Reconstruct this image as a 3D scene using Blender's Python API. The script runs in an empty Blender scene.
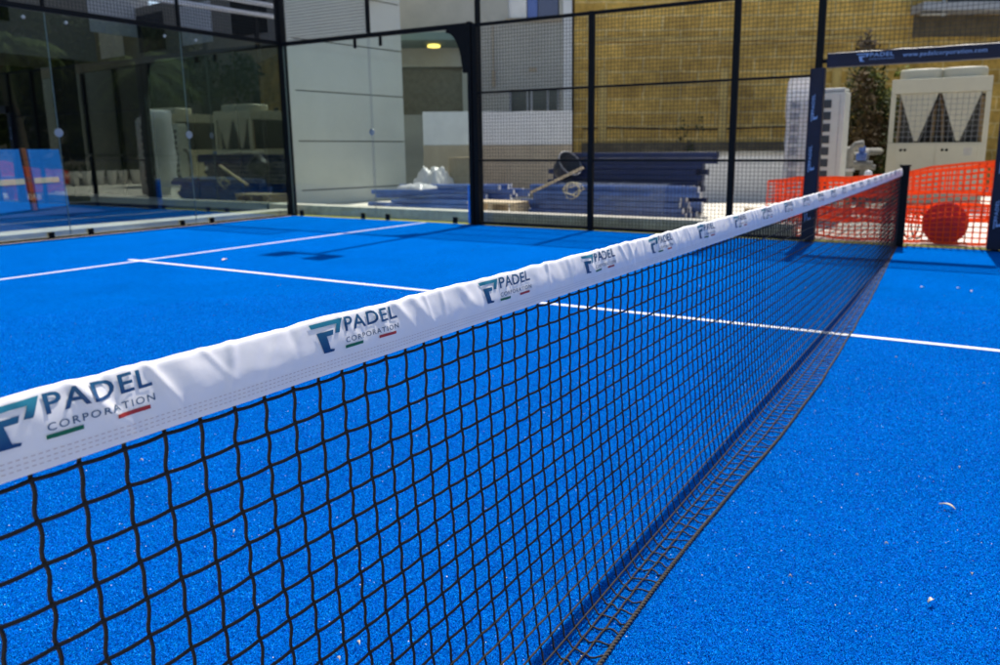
import bpy, bmesh, math, random
from mathutils import Vector, Matrix, noise

random.seed(7)
R = math.radians
PI = math.pi
S = bpy.context.scene
COL = S.collection

# ------------------------------------------------------------------ helpers
class MB:
    """collects shapes and links them as ONE mesh object"""
    def __init__(self):
        self.v = []; self.f = []; self.m = []; self.col = None
    def add(self, vs, fs, mi=0):
        o = len(self.v)
        self.v += [tuple(p) for p in vs]
        for f in fs:
            self.f.append([i + o for i in f]); self.m.append(mi)
    def box(self, x0, x1, y0, y1, z0, z1, mi=0, M=None):
        vs = [Vector(p) for p in ((x0,y0,z0),(x1,y0,z0),(x1,y1,z0),(x0,y1,z0),(x0,y0,z1),(x1,y0,z1),(x1,y1,z1),(x0,y1,z1))]
        if M is not None: vs = [M @ p for p in vs]
        self.add(vs, [(3,2,1,0),(4,5,6,7),(0,1,5,4),(1,2,6,5),(2,3,7,6),(3,0,4,7)], mi)
    def rbox(self, x0, x1, y0, y1, z0, z1, b=0.01, mi=0, M=None):
        """box with bevelled edges"""
        bm = bmesh.new()
        bmesh.ops.create_cube(bm, size=1)
        for v in bm.verts:
            v.co = Vector(((x0+x1)/2 + v.co.x*(x1-x0), (y0+y1)/2 + v.co.y*(y1-y0), (z0+z1)/2 + v.co.z*(z1-z0)))
        bmesh.ops.bevel(bm, geom=bm.edges[:], offset=b, segments=2, affect='EDGES', profile=0.6)
        self.bm(bm, mi, M)
    def bm(self, bm, mi=0, M=None):
        bm.verts.ensure_lookup_table(); bm.verts.index_update()
        vs = [(M @ v.co) if M is not None else v.co.copy() for v in bm.verts]
        self.add(vs, [[v.index for v in f.verts] for f in bm.faces], mi)
        bm.free()
    def tube(self, pts, r, n=6, mi=0, cap=True, closed=False, rs=None):
        pts = [Vector(p) for p in pts]
        N = len(pts); rings = []
        up = Vector((0,0,1))
        prev = None
        for i, p in enumerate(pts):
            a = pts[max(i-1,0)]; b = pts[min(i+1,N-1)]
            if closed: a = pts[(i-1) % N]; b = pts[(i+1) % N]
            t = b - a
            if t.length < 1e-9: t = Vector((0,0,1))
            t.normalize()
            if prev is None:
                ref = up if abs(t.z) < .9 else Vector((1,0,0))
                u = t.cross(ref).normalized()
            else:
                u = prev - t * prev.dot(t)
                if u.length < 1e-6: u = t.orthogonal()
                u.normalize()
            prev = u
            w = t.cross(u)
            rr = rs[i] if rs else r
            rings.append([p + (u*math.cos(2*PI*k/n) + w*math.sin(2*PI*k/n))*rr for k in range(n)])
        vs = [q for ring in rings for q in ring]
        fs = []
        for i in range(N if closed else N-1):
            j = (i+1) % N
            for k in range(n):
                fs.append((i*n+k, i*n+(k+1)%n, j*n+(k+1)%n, j*n+k))
        if cap and not closed:
            fs.append(tuple(range(n-1,-1,-1))); fs.append(tuple((N-1)*n+k for k in range(n)))
        self.add(vs, fs, mi)
    def lathe(self, prof, n=20, c=(0,0,0), mi=0, M=None):
        """prof: list of (r,z) about z axis"""
        vs = []
        for r, z in prof:
            for k in range(n):
                a = 2*PI*k/n
                p = Vector((r*math.cos(a), r*math.sin(a), z))
                if M is not None: p = M @ p
                vs.append(p + Vector(c))
        fs = []
        for i in range(len(prof)-1):
            for k in range(n):
                fs.append((i*n+k, i*n+(k+1)%n, (i+1)*n+(k+1)%n, (i+1)*n+k))
        fs.append(tuple(range(n-1,-1,-1))); fs.append(tuple((len(prof)-1)*n+k for k in range(n)))
        self.add(vs, fs, mi)
    def prism(self, poly, a, b, fn, mi=0):
        """polygon poly (2d) extruded from a to b; fn(u,v,w) gives the 3d point"""
        n = len(poly)
        vs = [fn(u,v,a) for u,v in poly] + [fn(u,v,b) for u,v in poly]
        fs = [tuple(range(n-1,-1,-1)), tuple(range(n,2*n))]
        for i in range(n): fs.append((i,(i+1)%n,n+(i+1)%n,n+i))
        self.add(vs, fs, mi)
    def build(self, name, mats, parent=None, smooth=False):
        me = bpy.data.meshes.new(name)
        vs = self.v
        M = WM.get(parent.as_pointer()) if parent is not None else None
        if M is not None:
            Mi = M.inverted()
            vs = [tuple(Mi @ Vector(p)) for p in vs]
        me.from_pydata(vs, [], self.f)
        if not isinstance(mats, (list, tuple)): mats = [mats]
        for m in mats: me.materials.append(m)
        if len(mats) > 1: me.polygons.foreach_set('material_index', self.m)
        if smooth: me.polygons.foreach_set('use_smooth', [True]*len(me.polygons))
        if self.col is not None:
            at = me.color_attributes.new('Col', 'FLOAT_COLOR', 'POINT')
            for i, c in enumerate(self.col): at.data[i].color = (c[0],c[1],c[2],1)
        me.update()
        o = bpy.data.objects.new(name, me); COL.objects.link(o)
        if parent is not None:
            o.parent = parent
            if M is not None: WM[o.as_pointer()] = M
        return o
WM = {}

def tag(o, label=None, cat=None, group=None, kind=None):
    if label: o['label'] = label
    if cat: o['category'] = cat
    if group: o['group'] = group
    if kind: o['kind'] = kind
    return o
def thing(name, loc, label, cat, rz=0, group=None):
    o = bpy.data.objects.new(name, None); COL.objects.link(o)
    o.empty_display_size = .2
    o.location = loc; o.rotation_euler = (0,0,rz)
    WM[o.as_pointer()] = Matrix.Translation(loc) @ Matrix.Rotation(rz, 4, 'Z')
    return tag(o, label, cat, group)
def struct(o):
    o['kind'] = 'structure'; return o
def copy_tree(o, parent=None):
    c = o.copy(); COL.objects.link(c)
    if parent is not None: c.parent = parent
    for ch in list(o.children): copy_tree(ch, c)
    return c

# ------------------------------------------------------------------ materials
def mat(name, col, rough=.6, metal=0., spec=.5, var=0., vscale=8., bump=0., bscale=40., bdist=.004, coat=0., emit=None, sheen=0., col2=None, detail=4., trans=0.):
    m = bpy.data.materials.new(name); m.use_nodes = True
    nt = m.node_tree; N = nt.nodes; L = nt.links
    p = N['Principled BSDF']
    p.inputs['Roughness'].default_value = rough; p.inputs['Metallic'].default_value = metal
    p.inputs['Specular IOR Level'].default_value = spec
    p.inputs['Base Color'].default_value = (*col,1)
    if coat: p.inputs['Coat Weight'].default_value = coat
    if emit:
        p.inputs['Emission Color'].default_value = (*emit[0],1); p.inputs['Emission Strength'].default_value = emit[1]
    tc = N.new('ShaderNodeTexCoord')
    if var or col2:
        n = N.new('ShaderNodeTexNoise'); n.inputs['Scale'].default_value = vscale; n.inputs['Detail'].default_value = detail; n.inputs['Roughness'].default_value = .65
        L.new(tc.outputs['Object'], n.inputs['Vector'])
        r = N.new('ShaderNodeValToRGB')
        r.color_ramp.elements[0].position = .3; r.color_ramp.elements[1].position = .7
        c2 = col2 if col2 else tuple(min(1,c*(1+var)) for c in col)
        c1 = col if col2 else tuple(c*(1-var) for c in col)
        r.color_ramp.elements[0].color = (*c1,1); r.color_ramp.elements[1].color = (*c2,1)
        L.new(n.outputs['Fac'], r.inputs['Fac']); L.new(r.outputs['Color'], p.inputs['Base Color'])
    if bump:
        n = N.new('ShaderNodeTexNoise'); n.inputs['Scale'].default_value = bscale; n.inputs['Detail'].default_value = 6
        L.new(tc.outputs['Object'], n.inputs['Vector'])
        b = N.new('ShaderNodeBump'); b.inputs['Strength'].default_value = bump; b.inputs['Distance'].default_value = bdist
        L.new(n.outputs['Fac'], b.inputs['Height']); L.new(b.outputs['Normal'], p.inputs['Normal'])
    return m

def turf_mat():
    m = bpy.data.materials.new('blue_turf'); m.use_nodes = True
    nt = m.node_tree; N = nt.nodes; L = nt.links; p = N['Principled BSDF']
    p.inputs['Roughness'].default_value = .9; p.inputs['Specular IOR Level'].default_value = .0
    tc = N.new('ShaderNodeTexCoord')
    def vor(sc, rnd=1.0):
        v = N.new('ShaderNodeTexVoronoi'); v.inputs['Scale'].default_value = sc; v.inputs['Randomness'].default_value = rnd
        L.new(tc.outputs['Object'], v.inputs['Vector']); return v
    def noi(sc, d=4, r=.6):
        n = N.new('ShaderNodeTexNoise'); n.inputs['Scale'].default_value = sc; n.inputs['Detail'].default_value = d; n.inputs['Roughness'].default_value = r
        L.new(tc.outputs['Object'], n.inputs['Vector']); return n
    # each tuft of curled fibre has its own tone
    v = vor(400); sep = N.new('ShaderNodeSeparateColor'); L.new(v.outputs['Color'], sep.inputs['Color'])
    r = N.new('ShaderNodeValToRGB'); e = r.color_ramp.elements
    e[0].position = 0; e[0].color = (.0,.030,.19,1); e[1].position = 1; e[1].color = (.01,.44,.98,1)
    k = e.new(.5); k.color = (.0,.145,.68,1)
    k = e.new(.88); k.color = (.0,.215,.86,1)
    k = e.new(.955); k.color = (.0,.29,.92,1)
    L.new(sep.outputs['Red'], r.inputs['Fac'])
    big = noi(1.3, 5, .6); rb = N.new('ShaderNodeMapRange'); rb.inputs['From Min'].default_value=.3; rb.inputs['From Max'].default_value=.7; rb.inputs['To Min'].default_value=.9; rb.inputs['To Max'].default_value=1.08
    L.new(big.outputs['Fac'], rb.inputs['Value'])
    mx = N.new('ShaderNodeMix'); mx.data_type='RGBA'; mx.blend_type='MULTIPLY'; mx.inputs['Factor'].default_value=1
    L.new(r.outputs['Color'], mx.inputs['A']); L.new(rb.outputs['Result'], mx.inputs['B'])
    L.new(mx.outputs['Result'], p.inputs['Base Color'])
    # pile relief
    n1 = noi(420, 3, .7); n2 = noi(60, 3, .6)
    ad = N.new('ShaderNodeMath'); ad.operation='MULTIPLY_ADD'; ad.inputs[1].default_value=.7
    L.new(n2.outputs['Fac'], ad.inputs[0]); L.new(n1.outputs['Fac'], ad.inputs[2])
    ad2 = N.new('ShaderNodeMath'); ad2.operation='SUBTRACT'; L.new(ad.outputs[0], ad2.inputs[0]); L.new(v.outputs['Distance'], ad2.inputs[1])
    b = N.new('ShaderNodeBump'); b.inputs['Strength'].default_value=1.; b.inputs['Distance'].default_value=.006
    L.new(ad2.outputs[0], b.inputs['Height']); L.new(b.outputs['Normal'], p.inputs['Normal'])
    return m

def brick_mat(name, c1, c2, mortar, sx, sz, rough=.85, axis='u'):
    """ashlar courses: object x along the wall, z up"""
    m = bpy.data.materials.new(name); m.use_nodes = True
    nt = m.node_tree; N = nt.nodes; L = nt.links; p = N['Principled BSDF']
    p.inputs['Roughness'].default_value = rough; p.inputs['Specular IOR Level'].default_value=.2
    tc = N.new('ShaderNodeTexCoord'); sp = N.new('ShaderNodeSeparateXYZ'); cb = N.new('ShaderNodeCombineXYZ')
    L.new(tc.outputs['Object'], sp.inputs[0]); nd = N.new('ShaderNodeTexNoise'); nd.inputs['Scale'].default_value=1.6; nd.inputs['Detail'].default_value=3; L.new(tc.outputs['Object'], nd.inputs['Vector'])
    wb = N.new('ShaderNodeMath'); wb.operation='MULTIPLY_ADD'; wb.inputs[1].default_value=.10; L.new(nd.outputs['Fac'], wb.inputs[0]); L.new(sp.outputs['Z'], wb.inputs[2])
    wx = N.new('ShaderNodeMath'); wx.operation='MULTIPLY_ADD'; wx.inputs[1].default_value=.25; L.new(nd.outputs['Fac'], wx.inputs[0]); L.new(sp.outputs['X'], wx.inputs[2])
    L.new(wx.outputs[0], cb.inputs['X']); L.new(wb.outputs[0], cb.inputs['Y'])
    br = N.new('ShaderNodeTexBrick'); br.inputs['Scale'].default_value=1; br.inputs['Brick Width'].default_value=sx; br.inputs['Row Height'].default_value=sz
    br.inputs['Mortar Size'].default_value=.024; br.inputs['Mortar Smooth'].default_value=.3; br.inputs['Bias'].default_value=-.1
    br.inputs['Color1'].default_value=(*c1,1); br.inputs['Color2'].default_value=(*c2,1); br.inputs['Mortar'].default_value=(*mortar,1)
    L.new(cb.outputs[0], br.inputs['Vector'])
    def noi(sc,d=5):
        n = N.new('ShaderNodeTexNoise'); n.inputs['Scale'].default_value=sc; n.inputs['Detail'].default_value=d; n.inputs['Roughness'].default_value=.65
        L.new(tc.outputs['Object'], n.inputs['Vector']); return n
    n1 = noi(.55); n2 = noi(6)
    mr = N.new('ShaderNodeMapRange'); mr.inputs['From Min'].default_value=.3; mr.inputs['From Max'].default_value=.72; mr.inputs['To Min'].default_value=.42; mr.inputs['To Max'].default_value=1.2
    L.new(n1.outputs['Fac'], mr.inputs['Value'])
    mr2 = N.new('ShaderNodeMapRange'); mr2.inputs['From Min'].default_value=.3; mr2.inputs['From Max'].default_value=.7; mr2.inputs['To Min'].default_value=.7; mr2.inputs['To Max'].default_value=1.15
    L.new(n2.outputs['Fac'], mr2.inputs['Value'])
    mul = N.new('ShaderNodeMath'); mul.operation='MULTIPLY'; L.new(mr.outputs[0], mul.inputs[0]); L.new(mr2.outputs[0], mul.inputs[1])
    mx = N.new('ShaderNodeMix'); mx.data_type='RGBA'; mx.blend_type='MULTIPLY'; mx.inputs['Factor'].default_value=1
    L.new(br.outputs['Color'], mx.inputs['A']); L.new(mul.outputs[0], mx.inputs['B']); L.new(mx.outputs['Result'], p.inputs['Base Color'])
    b = N.new('ShaderNodeBump'); b.inputs['Strength'].default_value=.6; b.inputs['Distance'].default_value=.02
    L.new(n2.outputs['Fac'], b.inputs['Height']); L.new(b.outputs['Normal'], p.inputs['Normal'])
    return m

def glass_mat(name, tint, refl0, ior=1.7):
    m = bpy.data.materials.new(name); m.use_nodes = True
    nt = m.node_tree; N = nt.nodes; L = nt.links
    N.remove(N['Principled BSDF'])
    out = N['Material Output']
    t = N.new('ShaderNodeBsdfTransparent'); t.inputs['Color'].default_value=(*tint,1)
    g = N.new('ShaderNodeBsdfGlossy'); g.inputs['Roughness'].default_value=.0; g.inputs['Color'].default_value=(.9,1,.95,1)
    fr = N.new('ShaderNodeLayerWeight'); fr.inputs['Blend'].default_value=.5      # facing = 1 - |cos|
    pw = N.new('ShaderNodeMath'); pw.operation='POWER'; pw.inputs[1].default_value=ior
    L.new(fr.outputs['Facing'], pw.inputs[0])
    ad = N.new('ShaderNodeMath'); ad.operation='MULTIPLY_ADD'; ad.use_clamp=True; ad.inputs[1].default_value=1-refl0; ad.inputs[2].default_value=refl0
    L.new(pw.outputs[0], ad.inputs[0])
    mx = N.new('ShaderNodeMixShader'); L.new(ad.outputs[0], mx.inputs[0]); L.new(t.outputs[0], mx.inputs[1]); L.new(g.outputs[0], mx.inputs[2])
    L.new(mx.outputs[0], out.inputs['Surface'])
    return m

def film_mat(name, col, alpha):
    """milky plastic sheet"""
    m = mat(name, col, rough=.25, spec=.5, bump=.6, bscale=9, bdist=.03)
    nt = m.node_tree; N = nt.nodes; L = nt.links; p = N['Principled BSDF']; out = N['Material Output']
    t = N.new('ShaderNodeBsdfTransparent'); tl = N.new('ShaderNodeBsdfTranslucent'); tl.inputs['Color'].default_value=(*col,1)
    m1 = N.new('ShaderNodeMixShader'); m1.inputs[0].default_value=.4; L.new(p.outputs[0], m1.inputs[1]); L.new(tl.outputs[0], m1.inputs[2])
    m2 = N.new('ShaderNodeMixShader'); m2.inputs[0].default_value=alpha; L.new(t.outputs[0], m2.inputs[1]); L.new(m1.outputs[0], m2.inputs[2])
    L.new(m2.outputs[0], out.inputs['Surface'])
    return m

def attr_mat(name, rough=.5):
    m = bpy.data.materials.new(name); m.use_nodes = True
    nt = m.node_tree; N = nt.nodes; L = nt.links; p = N['Principled BSDF']; p.inputs['Roughness'].default_value=rough
    a = N.new('ShaderNodeAttribute'); a.attribute_name='Col'; L.new(a.outputs['Color'], p.inputs['Base Color'])
    return m

def leaf_mat(name, c1, c2, rough=.75):
    m = bpy.data.materials.new(name); m.use_nodes = True
    nt = m.node_tree; N = nt.nodes; L = nt.links; p = N['Principled BSDF']; p.inputs['Roughness'].default_value=rough; p.inputs['Specular IOR Level'].default_value=.12
    g = N.new('ShaderNodeNewGeometry'); r = N.new('ShaderNodeValToRGB')
    r.color_ramp.elements[0].color=(*c1,1); r.color_ramp.elements[1].color=(*c2,1)
    L.new(g.outputs['Random Per Island'], r.inputs['Fac']); L.new(r.outputs['Color'], p.inputs['Base Color'])
    return m

M_turf = turf_mat()
M_line = mat('white_line_turf', (.78,.79,.82), .8, spec=.2, var=.12, vscale=160, bump=1, bscale=300, bdist=.004)
M_pave = mat('pale_concrete', (.60,.56,.48), .85, spec=.2, var=.22, vscale=2.2, bump=.3, bscale=30)
M_kerb = mat('kerb_concrete', (.40,.385,.33), .9, spec=.2, var=.25, vscale=5, bump=.4, bscale=30)
M_shadeturf = mat('shaded_blue_turf', (.006,.016,.075), .8, spec=.2, var=.3, vscale=20)  # blue turf with its shade put into the dark colour
M_green = mat('green_edge_turf', (.20,.22,.035), .9, var=.4, vscale=60, bump=1, bscale=120)
M_black = mat('black_powder_coat', (.007,.007,.007), .5, spec=.12, var=.3, vscale=30)
M_wire = mat('black_wire', (.008,.008,.010), .45)
M_net = mat('black_net_cord', (.006,.005,.005), .7, spec=.4, col2=(.020,.013,.007), vscale=420, bump=.8, bscale=900, bdist=.001)
M_cord = mat('speckled_cord', (.008,.008,.008), .8, spec=.3, col2=(.085,.078,.07), vscale=230, bump=.8, bscale=700, bdist=.001)
M_band = mat('white_pvc', (.80,.775,.77), .45, spec=.4, var=.03, vscale=14, bump=.12, bscale=70, bdist=.002)
M_stitch = mat('red_brown_thread', (.56,.46,.45), .7)
M_print = attr_mat('printed_ink', .45)
M_pad = mat('navy_pvc', (.007,.009,.026), .45, spec=.3, var=.25, vscale=6, bump=.25, bscale=14, bdist=.01)
M_padprint = mat('pale_blue_print', (.30,.42,.62), .5)
M_glass = glass_mat('clear_glass', (.74,.80,.77), .145, 4.5)
M_glass2 = glass_mat('side_glass', (.93,.97,.95), .03, 5.0)
M_edge = mat('green_glass_edge', (.20,.26,.23), .3, spec=.4)
M_steel = mat('brushed_steel', (.55,.55,.55), .3, metal=1)
M_galv = mat('galvanised', (.42,.42,.40), .45, metal=.6, var=.15)
def thin_plastic(name, col):
    m = mat(name, col, .45, spec=.35)
    nt = m.node_tree; N = nt.nodes; L = nt.links; p = N['Principled BSDF']; out = N['Material Output']
    tl = N.new('ShaderNodeBsdfTranslucent'); tl.inputs['Color'].default_value=(*col,1)
    mx = N.new('ShaderNodeMixShader'); mx.inputs[0].default_value=.28; L.new(p.outputs[0],mx.inputs[1]); L.new(tl.outputs[0],mx.inputs[2]); L.new(mx.outputs[0],out.inputs['Surface'])
    return m
M_orange = thin_plastic('orange_plastic', (.93,.085,.010))
M_red = mat('red_plastic', (.55,.012,.012), .4)
M_chill = mat('cream_sheet_metal', (.53,.485,.34), .5, var=.05, vscale=3)
M_chilld = mat('chiller_coil', (.06,.056,.045), .6, var=.4, vscale=30)
M_pipe = mat('grey_lagging', (.17,.165,.14), .75, var=.3, vscale=9)
M_copper = mat('insulated_pipe', (.30,.20,.09), .6, var=.3)
M_acw = mat('white_sheet_metal', (.52,.53,.46), .5, var=.05)
M_acg = mat('dark_grille', (.03,.04,.045), .6)
M_film = film_mat('milky_film', (.80,.82,.90), .42)
M_film2 = film_mat('white_plastic_bag', (.60,.60,.61), .95)
M_bpost = mat('blue_steel', (.045,.105,.32), .28, spec=.6, var=.3, vscale=5)
M_bpost2 = mat('navy_steel', (.007,.017,.080), .35, spec=.5, var=.3, vscale=5)
M_fit = mat('white_fitting', (.62,.63,.66), .5)
M_wood = mat('raw_timber', (.52,.42,.27), .8, var=.25, vscale=9, bump=.3)
M_card = mat('cardboard', (.38,.28,.16), .9, var=.12)
M_tub = mat('black_rubber', (.018,.018,.02), .5)
M_tubrim = mat('grey_rubber_rim', (.16,.16,.17), .5)
M_stone = brick_mat('yellow_ashlar', (.86,.54,.125), (.64,.385,.085), (.86,.63,.25), 1.05, .37)
M_stonep = mat('yellow_stone_plain', (.58,.40,.12), .85, var=.2, vscale=3, bump=.4, bscale=20, bdist=.02)
M_stoned = mat('dark_stone_and_shade', (.13,.10,.055), .9, var=.35, vscale=4, bump=.4, bscale=16, bdist=.02)  # plinth stone, also the painted shade below the balcony slab
M_grey = mat('grey_render', (.42,.41,.36), .9, var=.10, vscale=1.5, bump=.15, bscale=30)
M_white = mat('white_render', (.72,.71,.68), .9, var=.08, vscale=2)
M_tan = mat('tan_render', (.42,.35,.25), .9, var=.14, vscale=2)
M_clad = mat('grey_cladding', (.58,.585,.50), .45, var=.05, vscale=1)
M_joint = mat('cladding_joint', (.10,.10,.085), .7)
M_brown = mat('brown_shutter', (.14,.12,.085), .6, var=.2)
M_taupe = mat('taupe_render', (.15,.14,.12), .9, var=.1)
M_teal = mat('teal_soffit', (.14,.20,.19), .7)
M_beige = mat('beige_render', (.34,.30,.23), .9, var=.08, vscale=2)
M_dark = mat('dark_tinted_glazing', (.007,.008,.008), .3, spec=.2)
M_frame = mat('dark_frame', (.006,.006,.006), .5, spec=.2)
M_ltgrey = mat('light_grey_panel', (.42,.43,.45), .6, var=.06)
M_winblue = mat('blue_shutter', (.10,.16,.42), .4)
M_winnavy = mat('slate_glass', (.085,.095,.17), .15, spec=.6)
M_wingrey = mat('grey_window_glass', (.035,.045,.045), .1, spec=.6)
M_cream = mat('cream_plastic', (.66,.58,.36), .4)
M_lamp = mat('yellow_lamp', (.9,.7,.1), .4, emit=((1,.72,.16), 1.3))
M_blueb = mat('blue_board', (.010,.23,.92), .5, var=.06)
M_rust = mat('red_brown_paint', (.20,.055,.03), .6)
M_lampd = mat('grey_lamp_body', (.10,.10,.11), .5)
M_lens = mat('lamp_lens', (.6,.62,.64), .1, spec=.8)
M_bark = mat('bark', (.10,.075,.05), .9, var=.3, bump=.6, bscale=14, bdist=.03)
M_leafd = leaf_mat('dark_leaf', (.022,.034,.007), (.075,.085,.018))
M_leafy = leaf_mat('sun_tinted_leaf', (.14,.16,.02), (.24,.24,.03))
M_leafb = leaf_mat('dry_brown_leaf', (.05,.03,.012), (.12,.075,.025))
M_palm = leaf_mat('palm_leaf', (.045,.075,.018), (.12,.15,.04))
M_litter = mat('pale_dry_leaf', (.68,.60,.48), .8, var=.2, vscale=80)
M_sand = mat('pale_sand', (.72,.68,.60), .9)

# ------------------------------------------------------------------ 2d lettering
def text2d(s, bold=0.0, space=1.0):
    cu = bpy.data.curves.new('lettering', 'FONT'); cu.body = s; cu.offset = bold; cu.resolution_u = 3; cu.space_character = space
    ob = bpy.data.objects.new('lettering', cu); COL.objects.link(ob)
    dg = bpy.context.evaluated_depsgraph_get(); dg.update()
    ev = ob.evaluated_get(dg); me = ev.to_mesh()
    vs = [(v.co.x, v.co.y) for v in me.vertices]; fs = [list(p.vertices) for p in me.polygons]
    ev.to_mesh_clear(); bpy.data.objects.remove(ob); bpy.data.curves.remove(cu)
    return vs, fs
def fit(vf, x0, x1, y0, y1, slant=0.0):
    vs, fs = vf
    ax = min(v[0] for v in vs); bx = max(v[0] for v in vs); ay = min(v[1] for v in vs); by = max(v[1] for v in vs)
    out = []
    for x, y in vs:
        t = (y-ay)/(by-ay)
        out.append((x0+(x-ax)/(bx-ax)*(x1-x0) + slant*t, y0+t*(y1-y0)))
    return out, fs
def poly2d(p): return list(p), [list(range(len(p)))]

NAVY=(.005,.045,.150); TEAL=(.014,.21,.29); MID=(.006,.095,.20); GREEN=(.006,.13,.055); REDC=(.40,.030,.020); GREYB=(.045,.10,.18)
ICON_TOP = [(-22,75),(44,75),(34,56.5),(25,57),(31,69),(-19,69)]
ICON_LOW = [(-11,62),(22,62),(20,55.5),(6.5,55.5),(11,37),(20,35.5),(18.5,32.5),(-2,33)]
T_PADEL = text2d('PADEL', .014, 1.10); T_CORP = text2d('CORPORATION', .004, 1.25)
def logo_shapes():
    """(verts, faces, colour low, colour high) in mm above the hem"""
    L = []
    L.append((*poly2d(ICON_TOP), MID, TEAL)); L.append((*poly2d(ICON_LOW), NAVY, MID))
    L.append((*fit(T_PADEL, 47,165,55.5,75.5), NAVY, MID))
    L.append((*fit(T_CORP, 45,165,39,47), GREYB, GREYB))
    L.append((*poly2d([(43,31),(81,31),(81,35.5),(43,35.5)]), GREEN, GREEN))
    L.append((*poly2d([(118,31),(158,31),(158,35.5),(118,35.5)]), REDC, REDC))
    return L
LOGO = logo_shapes()
def cut_grid(vs, fs, sx, sy, x0, x1, y0, y1):
    bm = bmesh.new()
    bv = [bm.verts.new((x,y,0)) for x,y in vs]
    for f in fs:
        try: bm.faces.new([bv[i] for i in f])
        except ValueError: pass
    x = x0
    while x < x1:
        bmesh.ops.bisect_plane(bm, geom=bm.verts[:]+bm.edges[:]+bm.faces[:], plane_co=(x,0,0), plane_no=(1,0,0)); x += sx
    y = y0
    while y < y1:
        bmesh.ops.bisect_plane(bm, geom=bm.verts[:]+bm.edges[:]+bm.faces[:], plane_co=(0,y,0), plane_no=(0,1,0)); y += sy
    bm.verts.ensure_lookup_table(); bm.verts.index_update()
    o = [(v.co.x, v.co.y) for v in bm.verts]; f = [[v.index for v in p.verts] for p in bm.faces]
    bm.free(); return o, f
def lerp3(a,b,t): return tuple(a[i]+(b[i]-a[i])*t for i in range(3))

# ------------------------------------------------------------------ ground and markings
mb = MB(); mb.box(-60,90,-70,90,-.05,0); g = struct(mb.build('ground', M_pave))
mb = MB(); mb.box(-5.02,5.02,-10.05,10.02,.0005,.006); struct(mb.build('court_turf', M_turf))
mb = MB()
zl = .0100
mb.box(-4.98,4.98,6.925,6.975,.0065,zl)            # service line
mb.box(-.025,.025,-6.925,6.9245,.0065,zl)            # centre line, both halves
mb.box(-.025,.025,6.9755,7.15,.0065,zl)
mb.box(-4.98,4.98,-6.975,-6.9255,.0065,zl)
struct(mb.build('court_lines', M_line))
mb = MB(); mb.box(5.03,5.27,-10,10,.0005,.012); struct(mb.build('green_turf_edging', M_green))
mb = MB(); mb.rbox(5.28,5.62,1.25,10.9,0.0005,.185,.015); struct(mb.build('side_kerb', M_kerb))
mb = MB(); mb.rbox(-6,5.27,10.18,10.62,0.0005,.10,.01); mb.rbox(-6,5.27,10.63,11.25,.0005,.055,.01); struct(mb.build('end_kerb', M_pave))
mb = MB(); mb.box(-14,5.8,11.4,17.5,.0005,.006); struct(mb.build('neighbouring_court_turf', M_shadeturf))  # looks shaded through its navy colour alone

# ------------------------------------------------------------------ tennis net
def z_top(x): return .896 + .0185*(x/5)**2
rb = random.Random(11)
FOLDS = []
xf = -4.98
while xf < 5:
    FOLDS.append((xf, rb.uniform(.0012,.0050)*rb.choice((1,1,1,-.7)), rb.uniform(.005,.018), rb.uniform(-1.2,1.2), rb.uniform(.6,2.6)))
    xf += rb.uniform(.018,.06)
FX = [f[0] for f in FOLDS]
import bisect as _b
def fold(x, v):
    d = 0.0
    i0 = _b.bisect_left(FX, x-.22); i1 = _b.bisect_right(FX, x+.22)
    for (fx, a, w, s, fall) in FOLDS[i0:i1]:
        u = (x - fx - s*(1-v)*.07)/w
        if abs(u) < 3.5: d += a*math.exp(-u*u)*(.06+.94*max(v,0)**fall)
    d += .0016*noise.noise(Vector((x*9, v*1.4, 3.1))) + .0006*noise.noise(Vector((x*40, v*4, 8.2)))
    return d
BH = .0817
# cross-section of the folded band: (y, height fraction), front hem -> over the cable -> back hem
SEC = []
def front_y(v):
    return -.0095 + .0055*max(0,(v-.42)/.43)**1.4 - .0015*math.sin(v*PI)
for k in range(21):
    v = k/20*.85
    SEC.append((front_y(v), v))
for k in range(1,10):
    an = PI*k/10
    SEC.append((.00275-.00675*math.cos(an), .85+.15*math.sin(an)))
for k in range(10):
    v = .85*(1-k/9); SEC.append((.0095+.002*(1-v), v))
def sec_y(v):
    for (ya,va),(yb,vb) in zip(SEC, SEC[1:]):
        if va <= v <= vb and vb > va: return ya+(yb-ya)*(v-va)/(vb-va)
    return SEC[0][0]
def band_pt(x, y, v, lift=0.0):
    zt = z_top(x)
    d = fold(x, min(v,1.0))
    front = max(0.0, min(1.0, (.006 - y)/.013))
    yy = y - d*front - lift
    sc = .0028*noise.noise(Vector((x*16, 0, 5.5))) + .35*fold(x,1.0)
    zz = zt - BH + v*BH + sc*max(0,(v-.35)/.65)**1.2
    return (x, yy, zz + lift*max(0,(v-.6)/.4))

net = thing('padel_net', (0,0,0), 'black knotted net with white PADEL headband stretched across the blue court', 'net')
# headband
xs = []
x = -4.93
while x < 4.93:
    xs.append(x); x += .003 if x < -2.4 else (.008 if x < 0 else .018)
xs.append(4.93)
mb = MB(); vs = []; n = len(SEC)
for x in xs:
    for y, v in SEC: vs.append(band_pt(x, y, v))
fs = []
for i in range(len(xs)-1):
    for k in range(n-1): fs.append((i*n+k, (i+1)*n+k, (i+1)*n+k+1, i*n+k+1))
mb.add(vs, fs); band = mb.build('headband', M_band, net, smooth=True)
band['label'] = 'creased white plastic headband with printed logos'
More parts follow.
